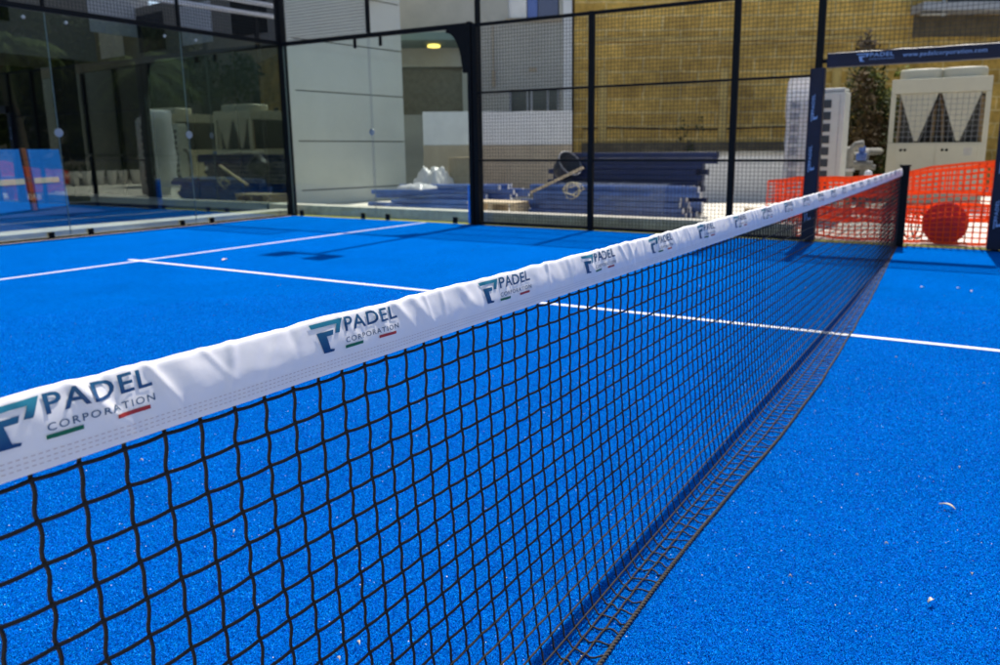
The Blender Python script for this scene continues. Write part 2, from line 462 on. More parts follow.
# printed logos
PER = .4334; X0 = -4.2395
step_mm = 4.0
for i in range(-1, 21):
    xo = X0 + (i)*PER
    if xo + .17 > 4.9: break
    st = 3.0 if i < 4 else 9.0
    mb = MB(); cols = []
    for (v2, f2, c0, c1) in LOGO:
        cv, cf = cut_grid(v2, f2, st, st*1.5, -26.0, 170, 28, 78)
        lo = min(p[1] for p in v2); hi = max(p[1] for p in v2)
        pts = []
        for (px, py) in cv:
            X = xo + px/1000; v = py/1000/BH
            pts.append(band_pt(X, sec_y(v), v, .0010))
            cols.append(lerp3(c0, c1, (py-lo)/max(hi-lo,1e-6)))
        mb.add(pts, cf)
    mb.col = cols
    mb.build('printed_logo', M_print, band)
# stitching
mb = MB()
for row, v in enumerate((.10,.165,.23)):
    x = -4.92
    while x < -1.0:
        a = [band_pt(x+dx, sec_y(v+dv), v+dv, .0006) for dx, dv in ((0,-.006),(.0042,-.006),(.0042,.006),(0,.006))]
        mb.add(a, [(0,1,2,3)]); x += .0072
mb.build('stitching', M_stitch, band)

# netting: 50 mm wide, 46.5 mm tall meshes; the foot of the net trails on the turf
DX, DZ, NROW = .05, .0465, 21
DR = [(-5,.166),(-3.6,.163),(-3.28,.158),(-2.87,.162),(-1.99,.200),(-1.14,.208),(.04,.184),(1.32,.149),(2.6,.10),(4.6,.022),(5,.015)]
def drape(x):
    for (a,da),(b,db) in zip(DR, DR[1:]):
        if a <= x <= b: return da+(db-da)*(x-a)/(b-a)
    return .015
rn = random.Random(5)
def net_pt(x, s):
    """s rows below the hem; returns the point of the netting surface"""
    zh = z_top(x) - BH - .010
    D = drape(x)
    kf = min(1.0, D/.16)
    sway = .007*noise.noise(Vector((x*.7, s*.12, 1.7))) * min(1, max(s,0)/6)
    z = zh - s*DZ
    zb = .050
    def sw(zz): return -.064*kf*max(0,(.80-zz)/.76)**2.0
    s0 = (zh - zb)/DZ
    if s <= s0: return (x, sway*(1 if s < s0-2 else max(0,(s0-s)/2)) + sw(z), z)
    # slack foot: turns on the turf and runs, rumpled, to the rope
    t = (s - s0)/(NROW - 1 - s0)
    y0 = sw(zb); y1 = -max(D, .064*kf + .012)
    th = min(1, t/.55)*PI/2
    yy = y0 + (y1 - y0)*(.35*t + .65*t*t)
    zz = .009 + (zb-.009)*(1-math.sin(th)) + .010*max(0,t-.25)*abs(math.sin(t*9 + x*37))
    return (x + .010*t*math.sin(t*8 + 23*x + 2*noise.noise(Vector((x*15,t*2,4)))), yy, zz)
mb = MB()
cols_x = [-4.9440 + DX*k for k in range(198)]
jit = {}
for k in range(len(cols_x)):
    for r in range(NROW): jit[k,r] = (rn.gauss(0,.0010), rn.gauss(0,.0010))
for k, cx in enumerate(cols_x):
    near = cx < -1.5
    sub = 6 if cx < -2.5 else (4 if near else 2)
    amp = rn.uniform(.0014,.0026)
    pts = []
    pts.append(net_pt(cx, -.28))
    for r in range(NROW-1):
        j0 = jit[k,r]; j1 = jit[k,r+1]
        for q in range(sub):
            t = q/sub
            p = net_pt(cx, r+t)
            ox = amp*math.sin(2*PI*t)*(1.0) + j0[0]*(1-t)+j1[0]*t
            pts.append((p[0]+ox, p[1]+.0012*math.sin(2*PI*t+1), p[2]+(j0[1]*(1-t)+j1[1]*t)*(1 if p[2]>.07 else 0)))
    pts.append(net_pt(cx, NROW-1))
    mb.tube(pts, .0025, 5 if cx < -3 else (4 if near else 3), cap=False)
for r in range(NROW-1):
    pts = []
    for k, cx in enumerate(cols_x):
        sub = 4 if cx < -2.5 else 2
        for q in range(sub):
            t = q/sub; xx = cx + DX*t
            p = net_pt(xx, r); j0 = jit[k,r]; j1 = jit[min(k+1,len(cols_x)-1),r]
            sag = -.0016*math.sin(PI*t)
            pts.append((p[0]+j0[0]*(1-t)+j1[0]*t, p[1]-.001, p[2]+(sag+j0[1]*(1-t)+j1[1]*t if p[2]>.07 else 0)))
    mb.tube(pts, .0026, 5, cap=False)
for k, cx in enumerate(cols_x):
    if cx > 0: break
    for r in range(NROW-1):
        p = net_pt(cx, r); j = jit[k,r]
        c = Vector((p[0]+j[0], p[1]-.0008, p[2]+(j[1] if p[2]>.07 else 0))); q = .0042
        o = [c+Vector(d)*q for d in ((1.1,0,0),(-1.1,0,0),(0,1,0),(0,-1,0),(0,0,1.1),(0,0,-1.1))]
        mb.add(o, [(0,2,4),(2,1,4),(1,3,4),(3,0,4),(2,0,5),(1,2,5),(3,1,5),(0,3,5)])
mb.build('netting', M_net, net, smooth=True)
# rope hem along the foot: two strands laid together
mb = MB()
for ph in (0, PI):
    pts = []
    x = -4.94
    while x < 4.94:
        y = -drape(x) - .004 - .004*noise.noise(Vector((x*3,0,0)))
        a = 2*PI*x/.026 + ph
        pts.append((x, y+.0026*math.cos(a), .0118+.0026*math.sin(a)))
        x += .0038 if x < -1 else .0085
    mb.tube(pts, .0036, 6)
mb.build('foot_rope', M_cord, net, smooth=True)
# head cable
for xa,xb in ((-5.0,-4.9),(4.9,4.96)):
    mb = MB(); mb.tube([(xa,0,z_top(5)-.010),(xb,0,z_top(5)-.010)], .004, 6); mb.build('head_cable', M_steel, net)

def net_post(x, label):
    t = thing('net_post', (x,0,0), label, 'post')
    a = MB(); a.rbox(x-.045,x+.045,-.075,.02,.012,.935,.008); a.build('post_tube', M_black, t)
    a = MB(); a.rbox(x-.055,x+.055,-.088,.032,.936,.955,.006); a.build('post_cap', M_black, t)
    a = MB(); a.box(x-.09,x+.09,-.12,.07,.0065,.0115); a.build('base_plate', M_black, t)
    return t
net_post(5.0, 'square black steel post with flat cap holding the far end of the net')

# ------------------------------------------------------------------ side mesh fence
def weld_mesh(mb, fn, u0, u1, v0, v1, p=.05, r=.0025):
    """fn(u,v,w): wires in the u-v plane"""
    nu = int(round((u1-u0)/p)); nv = int(round((v1-v0)/p))
    for i in range(nu+1):
        u = u0+(u1-u0)*i/nu
        mb.prism([(-r,-r),(r,-r),(r,r),(-r,r)], v0, v1, lambda a,b,w,u=u: fn(u+a, w, b))
    for j in range(nv+1):
        v = v0+(v1-v0)*j/nv
        mb.prism([(-r,-r),(r,-r),(r,r),(-r,r)], u0, u1, lambda a,b,w,v=v: fn(w, v+a, b+.0045))
fence = thing('mesh_fence', (5,0,0), 'black welded wire fence with doorway along the far side of the court', 'fence')
def fpost(y, h=3.0, w=.04):
    a = MB(); a.rbox(4.965,5.035,y-w,y+w,.013,h,.006); a.build('post', M_black, fence)
for y in (5.93,4,2,-2,-4,-6): fpost(y)
for y in (1.0,-1.0): fpost(y, 3.0)
for (y0,y1) in ((4.04,5.89),(2.04,3.96),(1.04,1.96),(-1.96,-1.04),(-3.96,-2.04),(-5.96,-4.04)):
    a = MB(); weld_mesh(a, lambda u,v,w: (5.0+w, u, v), y0, y1, .06, 2.96); a.build('wire_mesh', M_wire, fence)
    for z in (.045, 1.0, 2.0, 2.975):
        a = MB(); hz = .016 if z < 2.5 and z > .5 else .024
        a.rbox(4.985,5.015,y0+.001,y1-.001,z-hz,z+hz,.004); a.build('rail', M_black, fence)
a = MB(); weld_mesh(a, lambda u,v,w: (5.0+w, u, v), -.955, .955, 2.26, 2.95); a.build('wire_mesh', M_wire, fence)
for z in (2.16,2.975):
    a = MB(); a.rbox(4.985,5.015,-.959,.959,z-.024,z+.024,.004); a.build('rail', M_black, fence)

# padding round the door posts, with printed lettering running up it
def logo_flat(mb_fn, scale, shapes): pass
def put2d(mb, v2, f2, fn):
    mb.add([fn(x,y) for x,y in v2], f2)
def post_pad(y, label):
    t = thing('post_pad', (4.96,y,0), label, 'padding')
    sgn = 1
    a = MB()
    # slightly uneven sleeve
    zs = [.03+i*2.05/24 for i in range(25)]
    ring = []
    for z in zs:
        w = .082 + .004*noise.noise(Vector((y*3,0,z*4)))
        d = .072 + .004*noise.noise(Vector((y*5,2,z*4)))
        cx, cy = 4.985, y
        pts = []
        for (ax, ay) in ((-1,-1),(1,-1),(1,1),(-1,1)):
            for k in range(4):
                an = math.atan2(ay,ax) + (k-1.5)/3*PI/2*.9
                pts.append((cx + ax*(d-.02) + .02*math.cos(an), cy + ay*(w-.02) + .02*math.sin(an), z))
        ring.append(pts)
    m = len(ring[0])
    a.add([p for r_ in ring for p in r_], [(i*m+k, i*m+(k+1)%m, (i+1)*m+(k+1)%m, (i+1)*m+k) for i in range(len(zs)-1) for k in range(m)] + [tuple(range((len(zs)-1)*m, len(zs)*m))])
    sl = a.build('padded_sleeve', M_pad, t, smooth=False)
    for zc in (.42, 1.02, 1.62):
        b = MB()
        k = .0017
        for (v2, f2, c0, c1) in (LOGO[0], LOGO[1], LOGO[2]):
            # rotated: logo x runs up, logo y runs to the left (towards +y)
            put2d(b, v2, f2, lambda X,Y: (4.904, y + (Y-53)*k, zc + (X-72)*k))
        b.build('printed_logo', M_padprint, sl)
    return t
post_pad(1.0, 'navy padding sleeve around the door post left of the net post')
post_pad(-1.0, 'navy padding sleeve around the door post right of the net post')
t = thing('lintel_pad', (4.96,0,2.08), 'navy padded banner with web address hung across the doorway top', 'banner')
a = MB()
ys = [-.90+1.80*i/40 for i in range(41)]
vs = []
for y in ys:
    zt = 2.245+.005*noise.noise(Vector((y*5,1,0))); zb = 2.082+.005*noise.noise(Vector((y*4,7,0)))
    dx = .006*noise.noise(Vector((y*6,3,3)))
    vs += [(4.915+dx,y,zb),(4.912+dx,y,(zb+zt)/2),(4.918+dx,y,zt-.01),(4.935,y,zt),(5.05,y,zt),(5.05,y,zb)]
a.add(vs, [(i*6+k,i*6+(k+1)%6,(i+1)*6+(k+1)%6,(i+1)*6+k) for i in range(40) for k in range(6)]+[tuple(range(6)),tuple(range(240,246))])
lp = a.build('padded_cover', M_pad, t)
b = MB(); k = .0021
for (v2,f2,c0,c1) in LOGO[:3]: put2d(b, v2, f2, lambda X,Y: (4.904, .53-X*k, 2.165+(Y-53)*k))
v2,f2 = LOGO[3][:2]
put2d(b, v2, f2, lambda X,Y: (4.904, .53-X*k, 2.165+(Y-53)*k))
b.build('printed_logo', M_padprint, lp)
b = MB(); v2, f2 = fit(text2d('www.padelcorporation.com', .006, 1.06), 0, .82, 0, .06)
put2d(b, v2, f2, lambda X,Y: (4.904, .09-X, 2.135+Y))
b.build('printed_address', M_padprint, lp)

# ------------------------------------------------------------------ glass walls
bw = thing('glass_back_wall', (0,10,0), 'long glass back wall in a black frame mirroring the scene', 'glass wall')
for xc in (-4,-2,0,2,4):
    a = MB(); a.box(xc-.995,xc+.995,9.994,10.006,.045,2.955); p = a.build('glass_pane', M_glass, bw)
    a = MB()
    for s in (-1,1): a.box(xc+s*.9955,xc+s*.9985,9.9945,10.0055,.047,2.953)
    a.build('pane_edge', M_edge, p)
a = MB(); a.rbox(-5,4.955,9.975,10.04,2.965,3.03,.006); a.build('top_rail', M_black, bw)
a = MB(); a.rbox(-5,4.955,9.98,10.035,.013,.035,.004); a.build('bottom_rail', M_black, bw)
a = MB(); weld_mesh(a, lambda u,v,w: (u, 10.01+w, v), -5, 4.94, 3.05, 3.95); a.build('wire_mesh', M_wire, bw)
a = MB(); a.rbox(-5,4.94,9.99,10.03,3.955,3.995,.006); a.build('upper_rail', M_black, bw)
for xp in (-3,-1,1,3):
    a = MB(); a.rbox(xp-.02,xp+.02,9.99,10.03,3.035,3.95,.004); a.build('upper_post', M_black, bw)
    for s in (-.27,.27):
        a = MB(); a.rbox(xp+s-.035,xp+s+.035,9.955,9.99,.02,.11,.01); a.lathe([(.018,0),(.018,.012),(.008,.016)],12,(xp+s,9.955,.07),M=Matrix.Rotation(R(90),4,'X')); a.build('foot_clamp', M_black, bw)
        a = MB(); a.lathe([(.02,0),(.024,.006),(.02,.016),(.006,.018)],12,(xp+s,9.99,2.86),M=Matrix.Rotation(R(90),4,'X')); a.build('head_bolt', M_steel, bw)
    a = MB(); a.lathe([(.055,0),(.058,.005),(.055,.012),(.015,.015)],24,(xp,9.992,1.42),M=Matrix.Rotation(R(90),4,'X')); a.build('joint_disc', M_galv, bw)
a = MB(); a.rbox(4.955,5.085,9.945,10.07,.013,4.02,.008); a.build('corner_post', M_black, bw)

sw = thing('glass_side_wall', (5,8,0), 'glass side wall of two clear panes under a black beam with a curved bracket', 'glass wall')
for yc, x_ in ((9.0-.02,0),(7.0+.02,0)):
    a = MB(); a.box(4.994,5.006,yc-.965,yc+.965,.05,2.94); p = a.build('glass_pane', M_glass2, sw)
    a = MB()
    for s in (-1,1): a.box(4.9945,5.0055,yc+s*.9655-.0015,yc+s*.9655+.0015,.052,2.938)
    a.build('pane_edge', M_edge, p)
a = MB(); a.rbox(4.975,5.03,6.05,9.95,2.95,3.02,.006); a.build('beam', M_black, sw)
a = MB(); a.rbox(4.98,5.03,7.97,8.03,3.025,4.0,.006); a.build('upper_post', M_black, sw)
a = MB(); weld_mesh(a, lambda u,v,w: (5.01+w, u, v), 8.035, 9.95, 3.04, 3.95); a.build('wire_mesh', M_wire, sw)
a = MB(); a.rbox(4.99,5.03,8.035,9.95,3.955,3.995,.006); a.build('upper_rail', M_black, sw)
a = MB()
prof = [(6.055,2.949),(6.44,2.949),(6.44,2.90)]
for k in range(1,9):
    an = PI/2*k/9
    prof.append((6.44-.28*math.sin(an), 2.90-.55*(1-math.cos(an))))
prof += [(6.14,2.30),(6.055,2.30)]
a.prism(prof, 4.975, 5.025, lambda u,v,w: (w,u,v)); a.build('curved_bracket', M_black, sw)
a = MB(); a.rbox(4.955,5.045,5.985,6.05,.013,3.03,.006); a.build('end_post', M_black, sw)
for yj in (8.0,):
    for s in (-.27,.27):
        a = MB(); a.rbox(4.955,4.99,yj+s-.04,yj+s+.04,.02,.12,.01); a.build('foot_clamp', M_black, sw)
        a = MB(); a.rbox(4.96,4.99,yj+s-.028,yj+s+.028,2.80,2.948,.012); a.build('head_clamp', M_black, sw)
    a = MB(); a.lathe([(.055,0),(.058,.005),(.055,.012),(.015,.015)],24,(4.992,yj,1.46),M=Matrix.Rotation(R(-90),4,'Y')); a.build('joint_disc', M_galv, sw)
for y in (6.35,9.72):
    a = MB(); a.rbox(4.955,4.99,y-.04,y+.04,.02,.12,.01); a.build('foot_clamp', M_black, sw)
a = MB(); a.rbox(5.06,5.09,6.0,6.16,.015,.62,.008); tag(a.build('blue_pad', M_blueb), 'short blue pad standing at the foot of the light mast post', 'pad')

# light mast standing in the gap between glass and mesh
mast = thing('floodlight_mast', (5.10,6.02,0), 'tall black mast carrying two floodlights above the side glass', 'light mast')
a = MB(); a.tube([(5.10,5.94,.0),(5.10,5.94,5.9)], .045, 12); a.build('pole', M_black, mast)
a = MB(); a.box(5.0,5.2,5.84,6.04,.0005,.014); a.build('base_plate', M_black, mast)
a = MB(); a.rbox(4.95,5.02,5.55,6.45,5.86,5.92,.01); a.build('cross_arm', M_black, mast)
for y in (5.65,6.30):
    fl = MB(); Mx = Matrix.Translation((4.85,y,5.93)) @ Matrix.Rotation(R(-18),4,'Y')
    fl.rbox(-.22,.2,-.16,.16,-.03,.04,.015,M=Mx); f = fl.build('floodlight', M_lampd, mast)
    fl = MB(); fl.box(-.19,.17,-.13,.13,-.036,-.031,M=Mx); fl.build('lens', M_lens, f)

# ------------------------------------------------------------------ orange safety barrier beyond the doorway
def barrier(top, bot, path, name, label, pu=.075, pv=.058, bar=.015):
    mb = MB()
    Lp = [0]
    for a,b in zip(path,path[1:]): Lp.append(Lp[-1]+(Vector(b)-Vector(a)).length)
    def at(u):
        for i in range(len(path)-1):
            if u <= Lp[i+1]+1e-9:
                t = (u-Lp[i])/(Lp[i+1]-Lp[i]); p = Vector(path[i]).lerp(Vector(path[i+1]), t); return p
        return Vector(path[-1])
    U = Lp[-1]
    def P(u, f):
        p = at(u); zt = top(u/U); zb = bot(u/U)
        z = zb+(zt-zb)*f
        dx = .05*noise.noise(Vector((u*2.2, z*2.5, 4))) + .03*noise.noise(Vector((u*6,z*7,9)))
        dz = .02*noise.noise(Vector((u*4,z*3,2)))
        return Vector((p.x+dx, p.y, z+dz))
    nu = int(U/pu); rows = max(4,int((top(.3)-bot(.3))/pv))
    # straps across
    for j in range(rows+1):
        f = j/rows; w = .5*bar*(2.2 if j in (0,rows) else 1.0)
        pts = [P(U*i/(nu*2), f) for i in range(nu*2+1)]
        vs = []
        for p in pts: vs += [p+Vector((0,0,-w)), p+Vector((0,0,w))]
        mb.add(vs, [(2*i,2*i+2,2*i+3,2*i+1) for i in range(nu*2)])
    for i in range(nu+1):
        u = U*i/nu; w = .5*bar*1.1
        vs = []
        for j in range(rows*2+1):
            p = P(u, j/(rows*2)); vs += [p+Vector((.0012,-w,0)), p+Vector((.0012,w,0))]
        mb.add(vs, [(2*j,2*j+1,2*j+3,2*j+2) for j in range(rows*2)])
    o = mb.build(name, M_orange)
    return tag(o, label, 'barrier mesh', 'orange barrier meshes across the doorway')
barrier(lambda t: .985-.285*t+.03*math.sin(t*9), lambda t: .03, [(5.40,-1.15),(5.40,-.3),(5.46,.6),(5.55,1.66)], 'safety_barrier_mesh', 'front sheet of orange plastic barrier mesh hanging down to the ground behind the doorway')
barrier(lambda t: .93-.24*t+.03*math.sin(t*7+1), lambda t: .60-.10*t+.05*math.sin(t*5), [(5.62,-1.1),(5.66,-.2),(5.7,.6),(5.78,1.60)], 'safety_barrier_mesh', 'doubled upper fold of orange barrier mesh slung behind the front sheet', pu=.066, bar=.020)
barrier(lambda t: .46-.10*t+.03*math.sin(t*8), lambda t: .28-.05*t+.03*math.sin(t*6+2), [(5.66,-1.1),(5.7,.0),(5.74,1.55)], 'safety_barrier_mesh', 'low loose fold of orange barrier mesh sagging behind the front sheet', pu=.066, bar=.020)
# red drum behind it
t = thing('cable_drum', (5.52,-.47,0), 'round red drum standing on edge behind the orange mesh', 'drum')
Mx = Matrix.Translation((5.475,-.47,.25)) @ Matrix.Rotation(R(90),4,'Y')
a = MB(); a.lathe([(.05,0),(.235,0),(.25,.012),(.25,.03),(.235,.04)],32,M=Mx); a.build('flange', M_red, t)
a = MB(); a.lathe([(.235,.075),(.25,.085),(.25,.105),(.235,.117)],32,M=Mx); a.build('flange', M_red, t)
a = MB(); a.lathe([(.17,.041),(.17,.074)],24,M=Mx); a.build('core', M_black, t)
# dark hose loops
a = MB(); 
for c,rr,ph in (((5.8,-.08),.09,0),((5.85,-.16),.075,1)):
    a.tube([(c[0]+.03*math.sin(k), c[1]+rr*math.cos(2*PI*k/16), .19+.17*math.sin(2*PI*k/16)) for k in range(16)], .012, 6, closed=True)
tag(a.build('hose', M_black), 'dark coiled hose leaning beside the red drum', 'hose')

# ------------------------------------------------------------------ chillers and outdoor units
def chiller(x, y, label):
    t = thing('air_chiller', (x,y,0), label, 'chiller', group='roof chillers beyond the doorway')
    W=.85; D=1.9
    a = MB()
    a.rbox(x,x+D,y-W,y+W,.08,1.24,.01)                     # lower cabinet
    a.box(x+.05,x+D-.05,y-W+.05,y+W-.05,0.0005,.079)
    a.build('casing', M_chill, t)
    a = MB()
    for s in (-1,1):
        a.rbox(x+.0,x+.09,y+s*(W-.045)-.045,y+s*(W-.045)+.045,1.245,2.165,.006)
        a.rbox(x+D-.09,x+D,y+s*(W-.045)-.045,y+s*(W-.045)+.045,1.245,2.165,.006)
    a.rbox(x-.005,x+D,y-W,y+W,2.17,2.44,.012)
    a.build('frame', M_chill, t)
    for s in (-1,1):
        yc = y+s*.36
        a = MB()
        a.prism([(yc-.33,2.165),(yc+.33,2.165),(yc+.03,1.27),(yc-.03,1.27)], x+.03, x+.06, lambda u,v,w:(w,u,v)); a.build('end_panel', M_chill, t)
        for q in (-1,1):
            a = MB(); a.prism([(yc+q*.34,2.16),(yc+q*.30,2.16),(yc+q*.0+q*.035,1.26),(yc+q*.075,1.26)], x+.07, x+D-.1, lambda u,v,w:(w,u,v)); a.build('coil', M_chilld, t)
        # fan cowl on top
        a = MB()
        n=28; vs=[]
        for (sc,z) in ((1.0,2.442),(1.0,2.60),(.96,2.635),(.88,2.63),(.86,2.45)):
            for k in range(n):
                an=2*PI*k/n; c_,s_=math.cos(an),math.sin(an)
                e=.55
                vs.append((x+.55+.42*sc*math.copysign(abs(c_)**e,c_), yc+.395*sc*math.copysign(abs(s_)**e,s_), z))
        a.add(vs,[(i*n+k,i*n+(k+1)%n,(i+1)*n+(k+1)%n,(i+1)*n+k) for i in range(4) for k in range(n)])
        a.build('fan_cowl', M_cream if False else M_chill, t, smooth=True)
        a = MB(); a.rbox(x-.012,x-.001,yc-.34-.0,yc+.34,.18,1.20,.004); d=a.build('access_door', M_chill, t)
        for h in (.0,.075):
            b=MB(); b.lathe([(.026,0),(.026,.012),(.018,.016)],14,(x-.0125,y+s*.36+.24*1-h,1.10),M=Matrix.Rotation(R(-90),4,'Y')); b.build('door_latch', M_black, d)
    for pts,rr in (([(x+.3,y-.1,1.25),(x+.3,y-.05,1.9),(x+.35,y+.02,2.16)],.03),([(x+.4,y+.1,1.25),(x+.4,y+.08,2.16)],.035),([(x+.3,y-.72,1.25),(x+.3,y-.7,2.1)],.03),([(x+.25,y+.7,1.25),(x+.25,y+.68,2.1)],.025)):
        a = MB(); a.tube(pts,rr,8); a.build('inner_pipe', M_copper, t)
    a = MB(); a.box(x+.6,x+.64,y-W+.1,y+W-.1,1.245,2.165); a.build('inner_panel', M_chilld, t)
    a = MB()
    for k in range(1,16): a.tube([(x+.02,y-.78+k*.0975,1.245),(x+.02,y-.78+k*.0975,2.165)],.004,4)
    for k in range(1,9): a.tube([(x+.016,y-.78,1.25+k*.1),(x+.016,y+.78,1.25+k*.1)],.004,4)
    a.build('wire_guard', M_galv, t)
    a = MB()
    for k in range(9): a.box(x-.016,x-.0125,y-.62,y-.48,1.0+k*.016,1.008+k*.016)
    a.build('vent_grille', M_galv, t)
    return t
chiller(12.0, .03, 'cream air chiller with two V shaped panels seen through the doorway')
chiller(12.0, -3.75, 'second cream chiller, seen only as a reflection in the back glass')

def outdoor_unit(x, y, rz, label):
    t = thing('condenser_unit', (x,y,0), label, 'condenser', rz)
    M = Matrix.Translation((x,y,0)) @ Matrix.Rotation(rz,4,'Z')
    a = MB(); a.rbox(0,.36,-.20,.20,.03,2.0,.02,M=M); a.build('casing', M_acw, t)
    a = MB(); a.rbox(.02,.34,-.18,.18,2.003,2.06,.025,M=M); a.build('top_cowl', M_acw, t)
    for k in range(9):
        z = .32+k*.18
        g = MB(); g.rbox(-.012,-.001,.0,.13,z,z+.12,.008,M=M); g.build('grille', M_acg, t)
    g = MB(); g.rbox(-.006,-.001,-.13,-.12,.1,1.95,.001,M=M); g.build('panel_seam', M_galv, t)
    return t
outdoor_unit(8.0,1.32,R(-4),'tall white condenser unit with a column of square grilles beside the navy door padding')
outdoor_unit(7.9,1.78,R(-4),'tall white condenser unit wrapped in milky plastic film')
outdoor_unit(11.4,-2.05,R(0),'tall white condenser unit between the two chillers, reflected in the back glass')
# wrap
a = MB(); vs=[]; n=36; rows=26
for j in range(rows+1):
    z=.25+2.0*j/rows
    for k in range(n):
        an=2*PI*k/n; c_,s_=math.cos(an),math.sin(an); e=.5
        rr = 1+.16*noise.noise(Vector((c_*2.3,s_*2.3,z*2.4)))+.10*abs(noise.noise(Vector((c_*6,s_*6,z*1.6))))+.06*noise.noise(Vector((c_*9,s_*9,z*7)))
        f = 1 if j<rows-1 else (.97 if j==rows-1 else .86)
        vs.append((8.17+.36*f*rr*math.copysign(abs(c_)**e,c_), 1.79+.20*f*rr*math.copysign(abs(s_)**e,s_), z))
a.add(vs,[(j*n+k,j*n+(k+1)%n,(j+1)*n+(k+1)%n,(j+1)*n+k) for j in range(rows) for k in range(n)]+[tuple(rows*n+k for k in range(n))])
tag(a.build('plastic_wrap', M_film, smooth=True), 'milky plastic film draped around the left condenser unit', 'plastic film')

# clutter of pipework between units
t = thing('pump_pipework', (10.6,.95,0), 'grey insulated pipes with a blue pump between condenser and chiller', 'pipework')
for pts,rr in [([(10.6,y,0),(10.6,y,h),(10.75,y,h+.06),(11.9,y-.1,h+.06)],.07) for (y,h) in ((1.55,1.05),(1.38,.95),(1.1,1.02))]+[([(10.45,1.75,.86),(10.45,.95,.86)],.06),([(10.5,1.7,.8),(10.5,.9,.8)],.05)]:
    a = MB(); a.tube(pts,rr,10); a.build('pipe', M_pipe, t, smooth=True)
a = MB(); a.rbox(10.3,10.5,1.05,1.22,.92,1.06,.03); a.lathe([(.05,0),(.06,.03),(.06,.10),(.04,.13)],14,(10.4,1.13,1.055)); a.build('pump', M_bpost, t)
a = MB(); a.lathe([(.02,0),(.06,.02),(.07,.06),(.06,.11),(.02,.13)],16,(10.25,.98,.62)); a.build('white_float', M_fit, t, smooth=True)
t = thing('pipe_elbow', (9.5,1.3,0), 'cream pipe elbow poking up behind the condenser unit', 'pipe')
a = MB(); a.tube([(9.5,1.2,0.),(9.5,1.2,1.1),(9.5,1.12,1.2),(9.5,1.0,1.22)],.06,10); a.build('pipe', M_pipe, t, smooth=True)
a = MB(); a.lathe([(.085,0),(.085,.05)],14,(9.5,1.2,.75)); a.build('collar', M_galv, t)

# ------------------------------------------------------------------ steel posts lying in stacks
def post_proto(name, m, Lh, label, cat, group, w=.042, h=.042):
    t = thing(name, (0,0,0), label, cat, group=group)
    a = MB(); a.rbox(-w,w,-Lh/2,Lh/2,-h,h,.008); a.build('steel_tube', m, t)
    a = MB(); a.rbox(-w-.012,w+.012,-Lh/2-.012,-Lh/2-.002,-h-.006,h+.006,.003); a.build('end_plate', M_fit if m is M_bpost else m, t)
    return t
rp = random.Random(21)
def stack(proto, spots, sy_=(.95,1.02)):
    for i,(x,y,z,rz) in enumerate(spots):
        o = proto if i==0 else copy_tree(proto)
        o.location=(x,y,z); o.rotation_euler=(0,0,rz); o.scale=(1,rp.uniform(*sy_),1)
lower = post_proto('steel_post', M_bpost, 3.0, 'bright blue steel post in the lower stack behind the wire fence', 'steel post', 'blue steel posts in the lower stack', w=.045, h=.041)
sp=[]
for r in range(6):
    for c in range(5):
        sp.append((7.45+c*.10+rp.uniform(-.03,.03)-.012*r, 4.93+rp.uniform(-.16,.16)-.02*r, .05+r*.088, R(3)+R(rp.uniform(-1.6,1.6))))
stack(lower, sp, (.86,1.04))
upper = post_proto('steel_panel_post', M_bpost2, 2.9, 'dark navy steel post in the tall rear stack behind the wire fence', 'steel post', 'navy steel posts in the tall rear stack', w=.055, h=.046)
sp=[]
for r in range(11):
    for c in range(3):
        sp.append((8.25+c*.125, 4.93+rp.uniform(-.10,.10)-(.28 if r>=9 else 0), .06+r*.0985, R(3)+R(rp.uniform(-.4,.4))))
stack(upper, sp)
flat = post_proto('loose_post', M_bpost, 2.6, 'loose blue post in the untidy heap left of the stacks', 'steel post', 'loose blue posts heaped by the cladding', w=.05, h=.042)
sp=[]
for r in range(5):
    for c in range(8-r):
        sp.append((7.55+c*.20+r*.10+rp.uniform(-.05,.05), 8.55+c*.06+rp.uniform(-.55,.55), .05+r*.092, R(17)+R(rp.uniform(-9,9))))
stack(flat, sp, (.6,1.05))
far = post_proto('spare_post', M_bpost, 3.0, 'spare blue post in the stack mirrored in the back glass', 'steel post', 'spare blue posts mirrored in the glass')
sp=[]
for r in range(5):
    for c in range(4): sp.append((7.6+c*.11, -4.6+rp.uniform(-.1,.1), .05+r*.09, R(rp.uniform(-.6,.6))))
stack(far, sp)
mb=MB(); vs=[]; n=40; prof=[(7.385,.06),(7.383,.2),(7.385,.36),(7.39,.52),(7.45,.558),(7.6,.562),(7.8,.560),(7.9,.555)]
for i in range(n+1):
    y=3.75+2.2*i/n
    for (x_,z_) in prof:
        vs.append((x_-.004-.016*abs(noise.noise(Vector((y*5,z_*6,x_*6)))), y-.05*(x_-7.6), z_+.022*abs(noise.noise(Vector((y*7,x_*9,3))))))
m_=len(prof); mb.add(vs,[(i*m_+k,(i+1)*m_+k,(i+1)*m_+k+1,i*m_+k+1) for i in range(n) for k in range(m_-1)])
tag(mb.build('stretch_film', film_mat('clear_stretch_film',(.66,.76,.90),.17), smooth=True),'clear stretch film wrapped around the lower stack of blue posts','plastic film')
